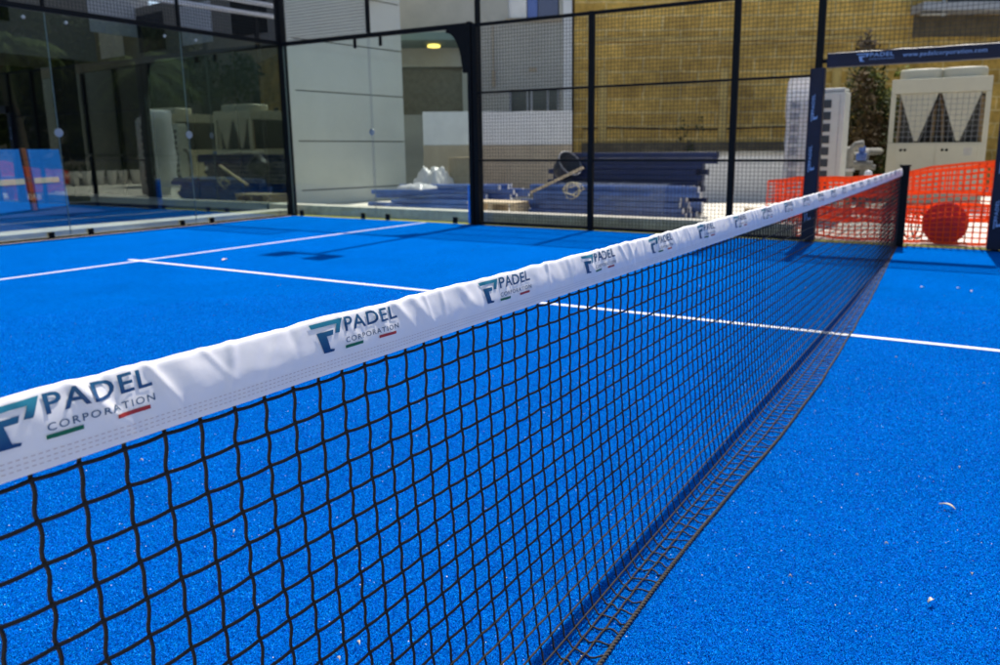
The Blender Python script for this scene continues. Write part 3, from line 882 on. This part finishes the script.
# crumpled film on the heap
def crumple(name, c, sx, sy, h, m, label, cat, seed=0, n=22):
    mb = MB(); vs=[]
    for j in range(n+1):
        for i in range(n+1):
            u=i/n*2-1; v=j/n*2-1
            d=max(0,1-max(abs(u),abs(v))**2.6)**.5
            z=h*d*(.75+.55*noise.noise(Vector((u*1.5+seed,v*1.5,seed)))+.55*abs(noise.noise(Vector((u*2.6,v*2.6,seed))))+.22*abs(noise.noise(Vector((u*7,v*7,seed)))))
            vs.append((c[0]+u*sx*(1+.15*noise.noise(Vector((v*3,seed,1)))), c[1]+v*sy*(1+.15*noise.noise(Vector((u*3,seed,5)))), c[2]+max(z,0.002)))
    mb.add(vs,[(j*(n+1)+i,j*(n+1)+i+1,(j+1)*(n+1)+i+1,(j+1)*(n+1)+i) for j in range(n) for i in range(n)])
    return tag(mb.build(name, m, smooth=True), label, cat)
crumple('plastic_sheet', (9.2,9.95,.30), .34,.36,.46, M_film2, 'crumpled white plastic sheet heaped in front of the low wall', 'plastic sheet', 3)
crumple('plastic_sheet', (7.4,9.0,.40), .3,.3,.10, M_film2, 'small scrap of white plastic on the heap of loose posts', 'plastic sheet', 9)
mb=MB(); mb.rbox(9.5,9.95,9.1,9.75,.0005,1.0,.01); tag(mb.build('cardboard_box', M_card), 'tall brown cardboard box beside the crumpled white plastic', 'box')
# black tub
t = thing('rubber_tub', (8.0,5.95,.60), 'black rubber tub with a grey rim tipped on the blue posts', 'tub')
Mx = Matrix.Translation((7.95,6.05,.72)) @ Vector((-.28,-.72,.50)).to_track_quat('Z','Y').to_matrix().to_4x4()
a=MB(); a.lathe([(.16,0),(.19,.05),(.25,.34),(.235,.34),(.175,.06),(.02,.05)],24,M=Mx); a.build('bowl', M_tub, t, smooth=True)
a=MB(); a.tube([Mx@Vector((.25*math.cos(2*PI*k/24),.25*math.sin(2*PI*k/24),.34)) for k in range(24)],.016,6,closed=True); a.build('rim', M_tubrim, t, smooth=True)
# timber
mb=MB(); mb.rbox(-.03,.03,-.55,.55,-.022,.022,.004,M=Matrix.Translation((7.25,5.75,.62))@Matrix.Rotation(R(4),4,'Z')@Matrix.Rotation(R(-24),4,'X')); tag(mb.build('timber_lath', M_wood),'pale timber lath leaning up against the blue posts','timber')
mb=MB()
for k in range(5): mb.rbox(6.75+k*.12,6.86+k*.12,6.35,7.35,.20+.004*(k%2),.235,.004)
for y in (6.4,6.85,7.3): mb.rbox(6.76,7.34,y-.04,y+.04,.0005,.196,.004)
tag(mb.build('wooden_pallet', M_wood),'pale wooden pallet on the ground left of the stacked posts','pallet')
mb=MB(); mb.tube([(7.22+.03*math.sin(k*1.7), 5.42+(.17+.05*math.sin(k*.9))*math.cos(2*PI*k/12), .42+(.11+.04*math.cos(k*1.3))*math.sin(2*PI*k/12)+.002*k) for k in range(34)],.009,5)
tag(mb.build('rope_loop', M_cream, smooth=True),'cream loop of rope hanging in front of the blue posts','rope')
mb=MB(); mb.rbox(6.2,6.26,5.35,8.2,.03,.09,.006); tag(mb.build('metal_profile', M_fit),'long white metal profile lying along the kerb behind the side glass','profile')
mb=MB(); mb.rbox(8.6,8.7,1.75,2.75,.05,.13,.006,M=None); tag(mb.build('timber_batten', M_wood),'short brown timber batten on the ground right of the stacks','timber')

# ------------------------------------------------------------------ buildings and walls
def wall_frame(p0, p1):
    """matrix: local x along the wall, -y towards the viewer side, z up"""
    a=Vector((p0[0],p0[1],0)); b=Vector((p1[0],p1[1],0)); rz=math.atan2(b.y-a.y,b.x-a.x)
    return rz, (b-a).length
# yellow stone building
P0=(14.99,9.39); P1=(21.09,-1.17)
rz,L0=wall_frame(P0,P1)
t = thing('stone_building',(P0[0],P0[1],0),'yellow stone block building with half round pilasters behind the machines','building',rz)
M=WM[t.as_pointer()]
LW=46
a=MB()
# front wall with a window opening at 1.9..4.4 m along, above 5.35 m
a.box(.06,1.55,0,.5,0.0005,7.2,M=M); a.box(1.55,4.3,0,.5,0.0005,5.3,M=M); a.box(1.55,4.3,0,.5,6.6,7.2,M=M); a.box(4.3,LW,0,.5,0.0005,7.2,M=M)
a.box(.06,LW,.501,9,0.0005,7.2,M=M)
a.build('wall',M_stone,t)
a=MB(); a.box(1.56,4.29,.30,.49,5.31,6.59,M=M); w=a.build('window',M_wingrey,t)
a=MB(); a.rbox(1.5,4.35,-.06,.1,5.2,5.297,.01,M=M); a.build('sill',M_stonep,w)
a=MB(); a.rbox(.27,8.6,-.05,-.002,4.08,4.2,.01,M=M); a.build('string_course',M_stonep,t)
for xs_ in (.85,4.25,7.4):
    a=MB(); n=14
    pr=[(xs_+.13*math.cos(PI+PI*k/n), -.002+.10*math.sin(PI+PI*k/n)) for k in range(n+1)]
    a.prism(pr,1.35,3.35,lambda u,v,w:M@Vector((u,v,w))); a.build('pilaster',M_stonep,t,)
a=MB(); a.rbox(.27,9,-.16,-.002,1.0,1.34,.02,M=M); a.build('plinth',M_stoned,t)
a=MB(); a.tube([M@Vector((x_,-.03,1.72+.03*math.sin(x_*1.3))) for x_ in [.3+.5*k for k in range(18)]],.02,6); a.build('cable',M_black,t)
a=MB(); a.rbox(9.4,30,-.012,-.002,4.15,4.72,.004,M=M); a.build('shade_stone_band',M_stoned,t)  # shade below the ledge, put in as a darker stone tone
a=MB(); a.rbox(9.3,16,-.75,-.013,4.73,4.95,.02,M=M); a.build('balcony_slab',M_ltgrey,t)
a=MB()
for k in range(12): a.box(10.1,11.9,-.752,-.74,4.98+k*.03,4.992+k*.03,M=M)
a.box(10.05,11.95,-.74,-.5,4.955,5.35,M=M)
a.build('vent_grille',M_acg,t)
a=MB(); a.tube([M@Vector((9.9,-.6,4.6)),M@Vector((9.9,-.6,5.6))],.05,8); a.tube([M@Vector((9.3,-.6,4.66)),M@Vector((10.0,-.6,4.66))],.05,8); a.build('drain_pipe',M_galv,t)
for k in range(8):
    x_=15+k*3.6
    a=MB(); a.box(x_,x_+1.3,-.012,-.002,2.2,4.0,M=M); w=a.build('window',M_wingrey,t)
    a=MB(); a.rbox(x_-.1,x_+1.4,-.10,-.003,2.08,2.18,.01,M=M); a.build('sill',M_ltgrey,w)

# grey rendered house
Q0=(12.30,14.05); Q1=(14.86,9.62)
rz,L1=wall_frame(Q0,Q1)
t=thing('grey_house',(Q0[0],Q0[1],0),'grey rendered house with blue shuttered upper window and white corner strip','house',rz)
M=WM[t.as_pointer()]
def panel_with_holes(mb,x0,x1,z0,z1,holes,y0,y1,M):
    xs_=sorted({x0,x1,*[h[0] for h in holes],*[h[1] for h in holes]}); zs_=sorted({z0,z1,*[h[2] for h in holes],*[h[3] for h in holes]})
    for xa,xb in zip(xs_,xs_[1:]):
        for za,zb in zip(zs_,zs_[1:]):
            if any(h[0]<=xa and xb<=h[1] and h[2]<=za and zb<=h[3] for h in holes): continue
            mb.box(xa,xb,y0,y1,za,zb,M=M)
# along-wall distance of the features: right end = L1
xw0=L1-1.50; xw1=L1-.10
H=[(xw0,xw1,4.72,6.3),(xw0,xw1,2.05,2.82),(.35,2.30,2.15,3.45)]
a=MB(); panel_with_holes(a,0,L1,0.0005,7.5,H,0,.4,M); a.box(0,L1,.42,5,0.0005,7.5,M=M); a.build('wall',M_grey,t)
a=MB(); a.rbox(L1+.002,L1+.25,-.04,.5,1.9,7.5,.01,M=M); a.build('corner_strip',M_white,t)
a=MB(); a.rbox(xw0,xw0+.5,.05,.09,4.74,6.28,.01,M=M); w=a.build('window',M_white,t)
a=MB(); a.rbox(xw0+.52,xw0+.80,.05,.09,4.74,6.28,.01,M=M); a.build('shutter',M_winblue,w)
a=MB(); a.rbox(xw0+.82,xw1-.02,.06,.10,4.74,6.28,.01,M=M); a.build('pane',M_winnavy,w)
a=MB(); a.rbox(xw0-.08,xw1+.06,-.07,.04,4.62,4.717,.01,M=M); a.build('sill',M_tan,w)
a=MB(); a.rbox(xw0-.0,xw1,.16,.2,2.06,2.81,.01,M=M); w=a.build('window',M_wingrey,t)
a=MB(); 
for xx in (xw0+.02,xw0+.5,xw0+.62,xw1-.32,xw1-.04): a.rbox(xx-.025,xx+.025,.10,.155,2.06,2.81,.006,M=M)
a.build('frame',M_ltgrey,w)
a=MB(); a.rbox(xw0+.55,xw0+.78,-.03,-.002,3.30,3.42,.01,M=M); a.build('wall_vent',M_tan,t)
a=MB(); a.box(.36,2.29,.15,.19,2.16,3.44,M=M); a.build('roller_shutter',M_brown,t)
a=MB(); a.rbox(.2,2.42,-1.6,-.002,3.95,4.15,.01,M=M); cn=a.build('canopy',M_teal,t)
a=MB(); a.lathe([(.05,0),(.17,.02),(.17,.07),(.10,.09)],18,M=M@Matrix.Translation((1.62,-.75,3.858))); a.build('ceiling_lamp',M_lamp,cn)
a=MB(); a.rbox(L1-1.98,L1-1.88,-.05,-.003,2.9,3.35,.01,M=M); a.rbox(L1-1.95,L1-1.92,-.03,-.003,3.36,4.6,.005,M=M); a.build('downpipe',M_tan,t)

# white low wall with tan foot
rz,Lx=wall_frame((10.42,11.15),(12.26,8.0))
t=thing('boundary_wall',(10.42,11.15,0),'white boundary wall with a tan lower half below the grey house','wall',rz); M=WM[t.as_pointer()]
a=MB(); a.rbox(0,Lx,0,.25,1.28,2.08,.012,M=M); a.build('upper_wall',M_white,t)
a=MB(); a.box(0,Lx-.0,-.015,.25,.0005,1.277,M=M); a.build('lower_wall',M_tan,t)
# low grey wall
rz,Lx=wall_frame((10.75,6.54),(13.35,2.05))
t=thing('parapet_wall',(10.75,6.54,0),'low pale grey wall running behind the steel posts to the condenser units','wall',rz); M=WM[t.as_pointer()]
a=MB(); a.box(0,Lx,0,.22,.0005,1.02,M=M); a.build('wall_body',M_white,t)
a=MB(); a.rbox(-.02,Lx+.02,-.03,.25,1.023,1.09,.012,M=M); a.build('coping',M_kerb,t)

# clad building
rz=math.atan2(11.39-11.79,9.97-6.95); Lx=3.046
t=thing('clad_building',(6.95,11.79,0),'grey panel clad building with dark glazed wing behind the corner of the glass walls','building',rz); M=WM[t.as_pointer()]
a=MB(); a.box(.02,Lx-.02,.02,3.0,.0005,8.5,M=M); a.box(.02,Lx-.02,3.001,14,.0005,4.7,M=M); a.build('core',M_joint,t)
zj=[.002,.33,1.37,2.41,3.45,4.49,5.53,6.57,7.6,8.5]
for za,zb in zip(zj,zj[1:]):
    a=MB(); a.rbox(0.0,Lx,-.03,.018,za+.012,zb-.012,.006,M=M); a.build('cladding_panel',M_clad,t)
    a=MB(); a.rbox(Lx-.018,Lx+.012,.022,2.99,za+.012,zb-.012,.006,M=M); a.build('cladding_panel',M_clad,t)
a=MB(); a.rbox(-.16,-.005,-.05,.14,.002,8.5,.01,M=M); a.build('corner_trim',M_clad,t)
# dark glazed wing on the left side
a=MB(); a.box(-.03,.015,.16,13.9,.0005,3.35,M=M); a.build('glazing',M_dark,t)
for k in range(8):
    y_=.16+k*1.9
    a=MB(); a.rbox(-.09,-.031,y_,y_+.10,.0005,3.34,.006,M=M); a.build('mullion',M_frame,t)
a=MB(); a.rbox(-.09,-.031,.27,13.8,1.05,1.12,.006,M=M); a.build('transom',M_frame,t)
a=MB(); a.rbox(-.06,.015,.16,2.98,3.36,8.5,.006,M=M); a.build('upper_wall',M_taupe,t)
a=MB(); a.rbox(-.06,.015,2.99,13.9,3.36,4.7,.006,M=M); a.build('upper_wall',M_taupe,t)
for k,(m_) in enumerate((M_dark,M_ltgrey,M_dark,M_ltgrey,M_dark,M_dark)):
    y_=.7+k*2.1
    a=MB(); a.rbox(-.075,-.061,y_,y_+1.3,3.62,4.5,.004,M=M); a.build('window',m_,t)
# sun louvres over the wing
for k,z_ in enumerate((3.70,3.90,4.12)):
    a=MB(); a.tube([M@Vector((-7.6,-.62,z_)),M@Vector((-.72,-.62,z_))],.045,10); a.build('sun_louvre',M_fit,t,smooth=True)
a=MB(); a.rbox(-1.2,-1.12,-.57,-.51,.0005,4.6,.008,M=M); a.build('louvre_post',M_frame,t)
# fixture on the cladding
t2=thing('wall_floodlight',(9.1,11.42,4.55),'cream floodlight fixed high on the grey cladding','floodlight')
a=MB(); a.rbox(8.98,9.22,11.38,11.46,4.52,4.6,.01); a.build('bracket',M_galv,t2)
a=MB(); Mx=Matrix.Translation((9.16,11.3,4.62))@Matrix.Rotation(R(70),4,'Y')@Matrix.Rotation(R(30),4,'X'); a.lathe([(.06,-.15),(.09,-.05),(.14,.12),(.13,.13),(.02,.08)],18,M=Mx); a.build('lamp_head',M_cream,t2,smooth=True)
a=MB(); Mx=Matrix.Translation((8.95,11.3,4.66))@Matrix.Rotation(R(-60),4,'Y'); a.lathe([(.05,-.12),(.08,-.04),(.11,.08),(.10,.09),(.02,.06)],18,M=Mx); a.build('lamp_head',M_fit,t2,smooth=True)

# building at the end, behind the glass
t=thing('arcade_building',(-3,18,0),'dark arcaded building with pale upper storey behind the back glass','building')
a=MB(); a.box(-22,6.6,20.5,26,.0005,3.3); a.build('arcade_back',M_dark,t)
a=MB(); a.box(-22,6.6,18,26,3.31,8.5); a.build('upper_storey',M_taupe,t)
for k in range(9):
    x_=-21.5+k*3.4
    a=MB(); a.rbox(x_,x_+.35,18.02,18.4,.0005,3.3,.01); a.build('column',M_frame,t)
    a=MB(); a.rbox(x_+.8,x_+2.4,17.98,17.998,4.0,5.7,.004); a.build('window',(M_dark if k%2 else M_ltgrey),t)
# blue board standing behind the glass
t=thing('blue_board',(2.6,15.2,0),'bright blue printed board standing beyond the back glass','board')
MBd=Matrix.Translation((2.95,15.2,0.03))@Matrix.Rotation(R(30),4,'Z')@Matrix.Rotation(R(-4),4,'X')@Matrix.Translation((-2.6,-15.2,0))
for xa,xb,sb in ((.4,3.0,2.98),(3.26,4.30,4.1)):
    a=MB(); a.rbox(xa,xb,15.2,15.24,.03,1.2,.006,M=MBd); b_=a.build('board_panel',M_blueb,t)
    a=MB(); a.box(xa+.02,sb,15.194,15.1985,.53,.64,M=MBd); a.build('white_stripe',M_white,b_)
a=MB(); a.rbox(3.06,3.20,15.19,15.26,.0,1.22,.01,M=MBd); a.build('board_post',M_rust,t)

# ------------------------------------------------------------------ vegetation
def leaf_cloud(mb, c, rx, ry, rz_, n, size, seed, mi=0, clumps=9):
    r=random.Random(seed)
    cl=[]
    for _ in range(clumps):
        d=Vector((r.gauss(0,.5),r.gauss(0,.5),r.gauss(0,.5)))
        cl.append((Vector((c[0]+d.x*rx,c[1]+d.y*ry,c[2]+d.z*rz_)), r.uniform(.3,.55)))
    for _ in range(n):
        q,s=r.choice(cl)
        d=Vector((r.gauss(0,1),r.gauss(0,1),r.gauss(0,1))); d.normalize(); d*=s*r.random()**.4
        p=q+Vector((d.x*rx,d.y*ry,d.z*rz_))
        if p.z<.05: continue
        u=Vector((r.gauss(0,1),r.gauss(0,1),r.gauss(0,1))).normalized(); w=u.orthogonal().normalized()
        a=size*r.uniform(.6,1.3); b=a*.45
        mb.add([p-u*a,p+w*b,p+u*a,p-w*b],[(0,1,2,3)],mi)
def shrub(c,rx,ry,h,n,size,seed,m1,label,name='shrub',m2=None):
    t=thing(name,(c[0],c[1],0),label,'shrub')
    a=MB()
    r=random.Random(seed)
    for k in range(6):
        an=r.uniform(0,2*PI); a.tube([(c[0],c[1],0),(c[0]+.25*rx*math.cos(an),c[1]+.25*ry*math.sin(an),h*.35),(c[0]+.6*rx*math.cos(an),c[1]+.6*ry*math.sin(an),h*.8)],.03,6,rs=[.05,.035,.012])
    a.build('stems',M_bark,t)
    a=MB(); leaf_cloud(a,(c[0],c[1],h*.55),rx,ry,h*.5,n,size,seed,clumps=16); a.build('foliage',m1,t)
    if m2:
        a=MB(); leaf_cloud(a,(c[0],c[1],h*.92),rx*.6,ry*.6,h*.15,n//7,size,seed+1); a.build('sun_tinted_shoots',m2,t)  # second leaf colour paints the sun highlight onto the top
    return t
shrub((15.2,1.45),1.35,1.0,2.75,8000,.06,3,M_leafd,'dark ivy covered shrub with tips tinted yellow green as if sunlit behind the chiller',m2=M_leafy)
shrub((14.5,1.75),1.0,.8,2.3,3000,.08,8,M_leafb,'brown dried shrub at the foot of the stone wall',name='dry_shrub')
shrub((16.5,6.6),.35,.35,1.75,350,.06,14,M_leafd,'small weed growing on the stone plinth')
def palm(c,h,seed,label):
    t=thing('palm_tree',(c[0],c[1],0),label,'palm')
    r=random.Random(seed)
    a=MB(); a.tube([(c[0]+.1*math.sin(k*.5),c[1]+.08*math.sin(k*.7),h*k/10) for k in range(11)],.2,10,rs=[.26-.010*k for k in range(11)]); a.build('trunk',M_bark,t)
    a=MB(); top=Vector((c[0],c[1],h))
    for k in range(34):
        an=r.uniform(0,2*PI); el=r.uniform(-.3,1.2); Lf=r.uniform(1.8,2.5)
        pts=[]
        for j in range(11):
            s=j/10; out=Lf*s*math.cos(el*(1-.3*s)); z=Lf*(s*math.sin(el)-.75*s*s)
            pts.append(top+Vector((out*math.cos(an),out*math.sin(an),z)))
        a.tube(pts,.015,4,rs=[.03-.0025*j for j in range(11)])
        side=Vector((-math.sin(an),math.cos(an),0))
        for j in range(1,11):
            for q in range(2):
                p=pts[j-1].lerp(pts[j],q/2); d=(pts[j]-pts[j-1]).normalized()
                for s in (-1,1):
                    tip=p+side*s*.42*(1-.6*abs(j/10-.4))+d*.28+Vector((0,0,-.18))
                    b=d*.03; a.add([p-b,p+b,tip],[(0,1,2)])
    a.build('crown',M_palm,t)
    return t
palm((10.2,-9.2),4.6,2,'tall palm tree mirrored at the left end of the back glass')
palm((14.8,-8.4),4.4,5,'palm tree beside the second chiller, mirrored in the back glass')
shrub((13.4,-9.6),1.9,1.9,5.6,6200,.13,31,M_leafd,'large dark shrub between the two palms, mirrored in the back glass')

def tree(c,h,rad,seed,label):
    t=thing('broad_tree',(c[0],c[1],0),label,'tree',group='trees beyond the open end of the court')
    a=MB(); a.tube([(c[0]+.06*math.sin(k),c[1],h*.55*k/6) for k in range(7)],.2,9,rs=[.24-.02*k for k in range(7)])
    r=random.Random(seed)
    for k in range(6):
        an=k*1.05+r.random(); a.tube([(c[0],c[1],h*.42),(c[0]+rad*.4*math.cos(an),c[1]+rad*.4*math.sin(an),h*.62),(c[0]+rad*.8*math.cos(an),c[1]+rad*.8*math.sin(an),h*.8)],.05,6,rs=[.09,.06,.02])
    a.build('trunk',M_bark,t)
    a=MB(); leaf_cloud(a,(c[0],c[1],h*.66),rad,rad,h*.34,5200,.17,seed,clumps=22); a.build('crown',M_leafd,t)
for k,(x_,y_,h_,r_) in enumerate(((7.5,-13.5,7.5,2.6),(11.5,-15.0,8.5,3.0),(16.5,-13.0,8.0,2.8),(20.5,-14.5,8.5,3.0))):
    tree((x_,y_),h_,r_,50+k,'broad dark tree beyond the open end of the court, mirrored in the glass')
for k,(x_,y_,h_) in enumerate(((9.0,-12.2,2.6),(12.4,-12.6,2.9),(16.0,-11.6,2.7),(18.6,-12.2,3.0))):
    o=shrub((x_,y_),1.7,1.5,h_,2400,.13,70+k,M_leafd,'dark green bush under the trees beyond the open court end, mirrored in the glass'); o['group']='bushes under the trees beyond the open end'
for k in range(10):
    t=thing('white_planter',(9.9+k*.46,-7.0+.02*(k%3),0),'white tapered planter in the row mirrored low in the back glass','planter',group='white planters mirrored in the back glass')
    x_,y_=9.9+k*.46,-7.0+.02*(k%3)
    a=MB(); a.lathe([(.11,.001),(.17,.48),(.18,.52),(.15,.52),(.14,.46)],16,(x_,y_,0)); a.build('pot',M_white,t,smooth=True)
    a=MB(); leaf_cloud(a,(x_,y_,.6),.16,.16,.14,60,.06,90+k); a.build('foliage',M_leafd,t)
t=thing('sky_block_building',(12,-24,0),'added tall brown grey building far beyond the open end, keeping the sky out of the mirror','building')
a=MB(); a.box(-2,46,-34,-24,.0005,9.5); a.build('wall',M_taupe,t)  # added out of view so the back glass mirrors less bright sky
for k in range(10):
    a=MB(); a.rbox(0+k*4.2,1.6+k*4.2,-23.995,-23.9,3.6,5.4,.01); a.build('window',M_wingrey,t)

# ------------------------------------------------------------------ litter on the turf
def leaflet(x,y,L_,w,rz_,label,curl=.3,name='dry_leaf'):
    mb=MB(); n=6; vs=[]
    Mz=Matrix.Translation((x,y,.0145))@Matrix.Rotation(rz_,4,'Z')
    for i in range(n+1):
        s=i/n; ww=w*math.sin(PI*min(.97,max(.06,s)))**.7; z=.012*curl*math.sin(PI*s)+.002
        bend=.25*L_*(s-.5)**2*2
        for q in (-1,0,1): vs.append(Mz@Vector((L_*(s-.5), q*ww*.5+bend, z+abs(q)*.004)))
    mb.add(vs,[(i*3+k,i*3+k+1,(i+1)*3+k+1,(i+1)*3+k) for i in range(n) for k in range(2)])
    o=mb.build(name,M_litter); sol=o.modifiers.new('thickness','SOLIDIFY'); sol.thickness=.0012
    return tag(o,label,'leaf','pale dry leaves on the blue turf')
LP = [(-2.366,-.813,.050,.012,1.2,'curled pale dry leaf like a twig, longest scrap on the open turf',.5),
      (-2.988,-.798,.020,.012,-.5,'short pale leaf scrap on the open turf, nearest the front edge of the picture',.6)]
for (x,y,ln,w,rz_,lab,cu) in LP: leaflet(x,y,ln,w,rz_,lab,cu)
r=random.Random(9)
for (x,y) in ((-2.005,-.835),(-.802,-.91),(-.478,-.492),(-2.252,-.526),(-2.726,-.667),(-2.794,-.885),(-3.043,-.463),(2.011,-.463),(2.095,-.721),(1.991,-.816)):
    k=1 if x<0 else 3.2
    leaflet(x,y,r.uniform(.007,.011)*k,r.uniform(.005,.007)*k,r.uniform(0,3),'tiny pale leaf scrap lying on the open turf right of the net',.4)
for (x,y) in ((-3.608,1.054),(-3.507,.655),(-3.831,.351),(-3.897,.351),(-3.404,1.814),(1.521,.362),(1.207,1.157)):
    k=1 if x<0 else 1.6
    leaflet(x,y,r.uniform(.010,.016)*k,r.uniform(.005,.007)*k,r.uniform(0,3),'tiny pale leaf scrap lying on the turf seen through the net',.4)
leaflet(.45,6.152,.09,.05,.6,'pale scrap lying just inside the white service line',.4)

# curled fibres of the pile where the eye can tell them apart, thinning out with distance
import numpy as np
rg = np.random.default_rng(3)
NB = 430000
th = rg.uniform(R(-38), R(82), NB); rr_ = 1.05*(6.5/1.05)**rg.random(NB)
fx = -5.03 + rr_*np.cos(th); fy = -.81 + rr_*np.sin(th)
keep = (fx > -4.98) & (fx < 4.9) & (np.abs(fx) > .018 + .010*rg.random(NB)) & (np.abs(fy-6.95) > .03) & (fy > -9.9)
fx = fx[keep]; fy = fy[keep]; rr_ = rr_[keep]; n_ = len(fx)
an = rg.uniform(0, 2*PI, n_); ln = rg.uniform(.0035, .0075, n_); wd = rg.uniform(.0005, .0009, n_)*np.clip(rr_/1.7, 1, 2.2)
h1 = rg.uniform(.002, .0055, n_); h2 = h1*rg.uniform(.2, 1.5, n_)
tw = an + rg.normal(0, .9, n_)
ux, uy = np.cos(an), np.sin(an); vx, vy = np.cos(tw), np.sin(tw)
co_ = np.empty((n_,5,3), dtype=np.float32)
z0 = .0062
for i_,(sg) in enumerate((-1,1)):
    co_[:,i_,0] = fx - uy*wd*sg; co_[:,i_,1] = fy + ux*wd*sg; co_[:,i_,2] = z0
    co_[:,2+i_,0] = fx + ux*ln*.5 + uy*wd*sg*.9; co_[:,2+i_,1] = fy + uy*ln*.5 - ux*wd*sg*.9; co_[:,2+i_,2] = z0 + h1
co_[:,4,0] = fx + ux*ln*.5 + vx*ln*.5; co_[:,4,1] = fy + uy*ln*.5 + vy*ln*.5; co_[:,4,2] = z0 + h2
me = bpy.data.meshes.new('turf_fibres')
base = (np.arange(n_)*5)[:,None]
me.vertices.add(n_*5); me.vertices.foreach_set('co', co_.ravel())
loops = np.concatenate([base+np.array([[0,1,2,3]]), base+np.array([[3,2,4]])], axis=1).astype(np.int32)
me.loops.add(n_*7); me.loops.foreach_set('vertex_index', loops.ravel())
me.polygons.add(n_*2)
st_ = np.stack([np.arange(n_)*7, np.arange(n_)*7+4], axis=1).astype(np.int32)
me.polygons.foreach_set('loop_start', st_.ravel())
me.update(calc_edges=True); me.validate()
m_f = bpy.data.materials.new('turf_fibre'); m_f.use_nodes = True
nt = m_f.node_tree; p = nt.nodes['Principled BSDF']; p.inputs['Roughness'].default_value=.6; p.inputs['Specular IOR Level'].default_value=.03
gi = nt.nodes.new('ShaderNodeNewGeometry'); cr = nt.nodes.new('ShaderNodeValToRGB'); e = cr.color_ramp.elements
e[0].position=0; e[0].color=(.0,.060,.40,1); e[1].position=1; e[1].color=(.015,.46,1.0,1)
k_=e.new(.5); k_.color=(.0,.165,.76,1)
k_=e.new(.9); k_.color=(.0,.25,.90,1)
nt.links.new(gi.outputs['Random Per Island'], cr.inputs['Fac']); nt.links.new(cr.outputs['Color'], p.inputs['Base Color'])
tl = nt.nodes.new('ShaderNodeBsdfTranslucent'); nt.links.new(cr.outputs['Color'], tl.inputs['Color'])
mx = nt.nodes.new('ShaderNodeMixShader'); mx.inputs[0].default_value=.15; nt.links.new(p.outputs[0],mx.inputs[1]); nt.links.new(tl.outputs[0],mx.inputs[2])
nt.links.new(mx.outputs[0], nt.nodes['Material Output'].inputs['Surface'])
me.materials.append(m_f)
ob = bpy.data.objects.new('turf_fibres', me); COL.objects.link(ob)
tag(ob,'curled blue fibres of the court turf','turf',kind='stuff')

# pale grains of sand scattered in the pile
mb=MB(); r=random.Random(77)
for _ in range(2600):
    x=r.uniform(-4.6,3.5); y=r.uniform(-2.2,4.5)
    if r.random()<.5: x=r.uniform(-4.6,-.5); y=r.uniform(-1.6,2.0)
    s=r.uniform(.0009,.0024)*(1.5 if r.random()<.07 else 1); z=.0085+r.uniform(0,.004); an=r.uniform(0,PI)
    c_,s_=math.cos(an)*s,math.sin(an)*s
    mb.add([(x-c_,y-s_,z),(x+s_*.7,y-c_*.7,z+.0008),(x+c_,y+s_,z),(x-s_*.7,y+c_*.7,z+.0008)],[(0,1,2,3)])
tag(mb.build('sand_grains',M_sand),'pale grains of sand scattered over the blue turf','sand',kind='stuff')

# ------------------------------------------------------------------ light
sx, sy, sz = .63, .045, 1.0        # direction to the sun
sv = Vector((sx,sy,sz)).normalized()
W = bpy.data.worlds.new('World'); S.world=W; W.use_nodes=True
nt=W.node_tree; bg=nt.nodes['Background']; sky=nt.nodes.new('ShaderNodeTexSky'); sky.sky_type='NISHITA'; sky.sun_disc=False
sky.sun_elevation=math.asin(sv.z); sky.sun_rotation=math.atan2(sv.x,sv.y); sky.air_density=1.0; sky.dust_density=1.5; sky.ozone_density=1.0
nt.links.new(sky.outputs[0],bg.inputs['Color']); bg.inputs['Strength'].default_value=.10
sl=bpy.data.lights.new('sun','SUN'); sl.energy=3.7; sl.angle=R(.53); sl.color=(1,.95,.87)
so=bpy.data.objects.new('sun',sl); COL.objects.link(so); so.rotation_euler=sv.to_track_quat('Z','Y').to_euler(); so.location=(0,0,20)

# ------------------------------------------------------------------ camera
cam=bpy.data.cameras.new('camera'); co=bpy.data.objects.new('camera',cam); COL.objects.link(co); S.camera=co
F_=Vector((.84840322,.49210636,-.19504694)); R_=Vector((.50059421,-.86565682,-.00661117)); U_=Vector((.17209712,.09203043,.98077163))
Mc=Matrix(((R_.x,U_.x,-F_.x,-5.02677),(R_.y,U_.y,-F_.y,-.81182),(R_.z,U_.z,-F_.z,1.147196),(0,0,0,1)))
co.matrix_world=Mc
cam.sensor_width=36; cam.sensor_fit='HORIZONTAL'; cam.lens=772.17*36/1000
cam.shift_x=-.03025; cam.shift_y=-.02874
cam.clip_start=.02; cam.clip_end=400
cam.dof.use_dof=True; cam.dof.focus_distance=1.35; cam.dof.aperture_fstop=5.6; cam.dof.aperture_blades=7

vs_=S.view_settings; vs_.view_transform='Standard'; vs_.look='None'; vs_.exposure=0.8; vs_.gamma=1.0; vs_.use_curve_mapping=False
S.cycles.max_bounces=10; S.cycles.transparent_max_bounces=24
S.cycles.use_denoising=True
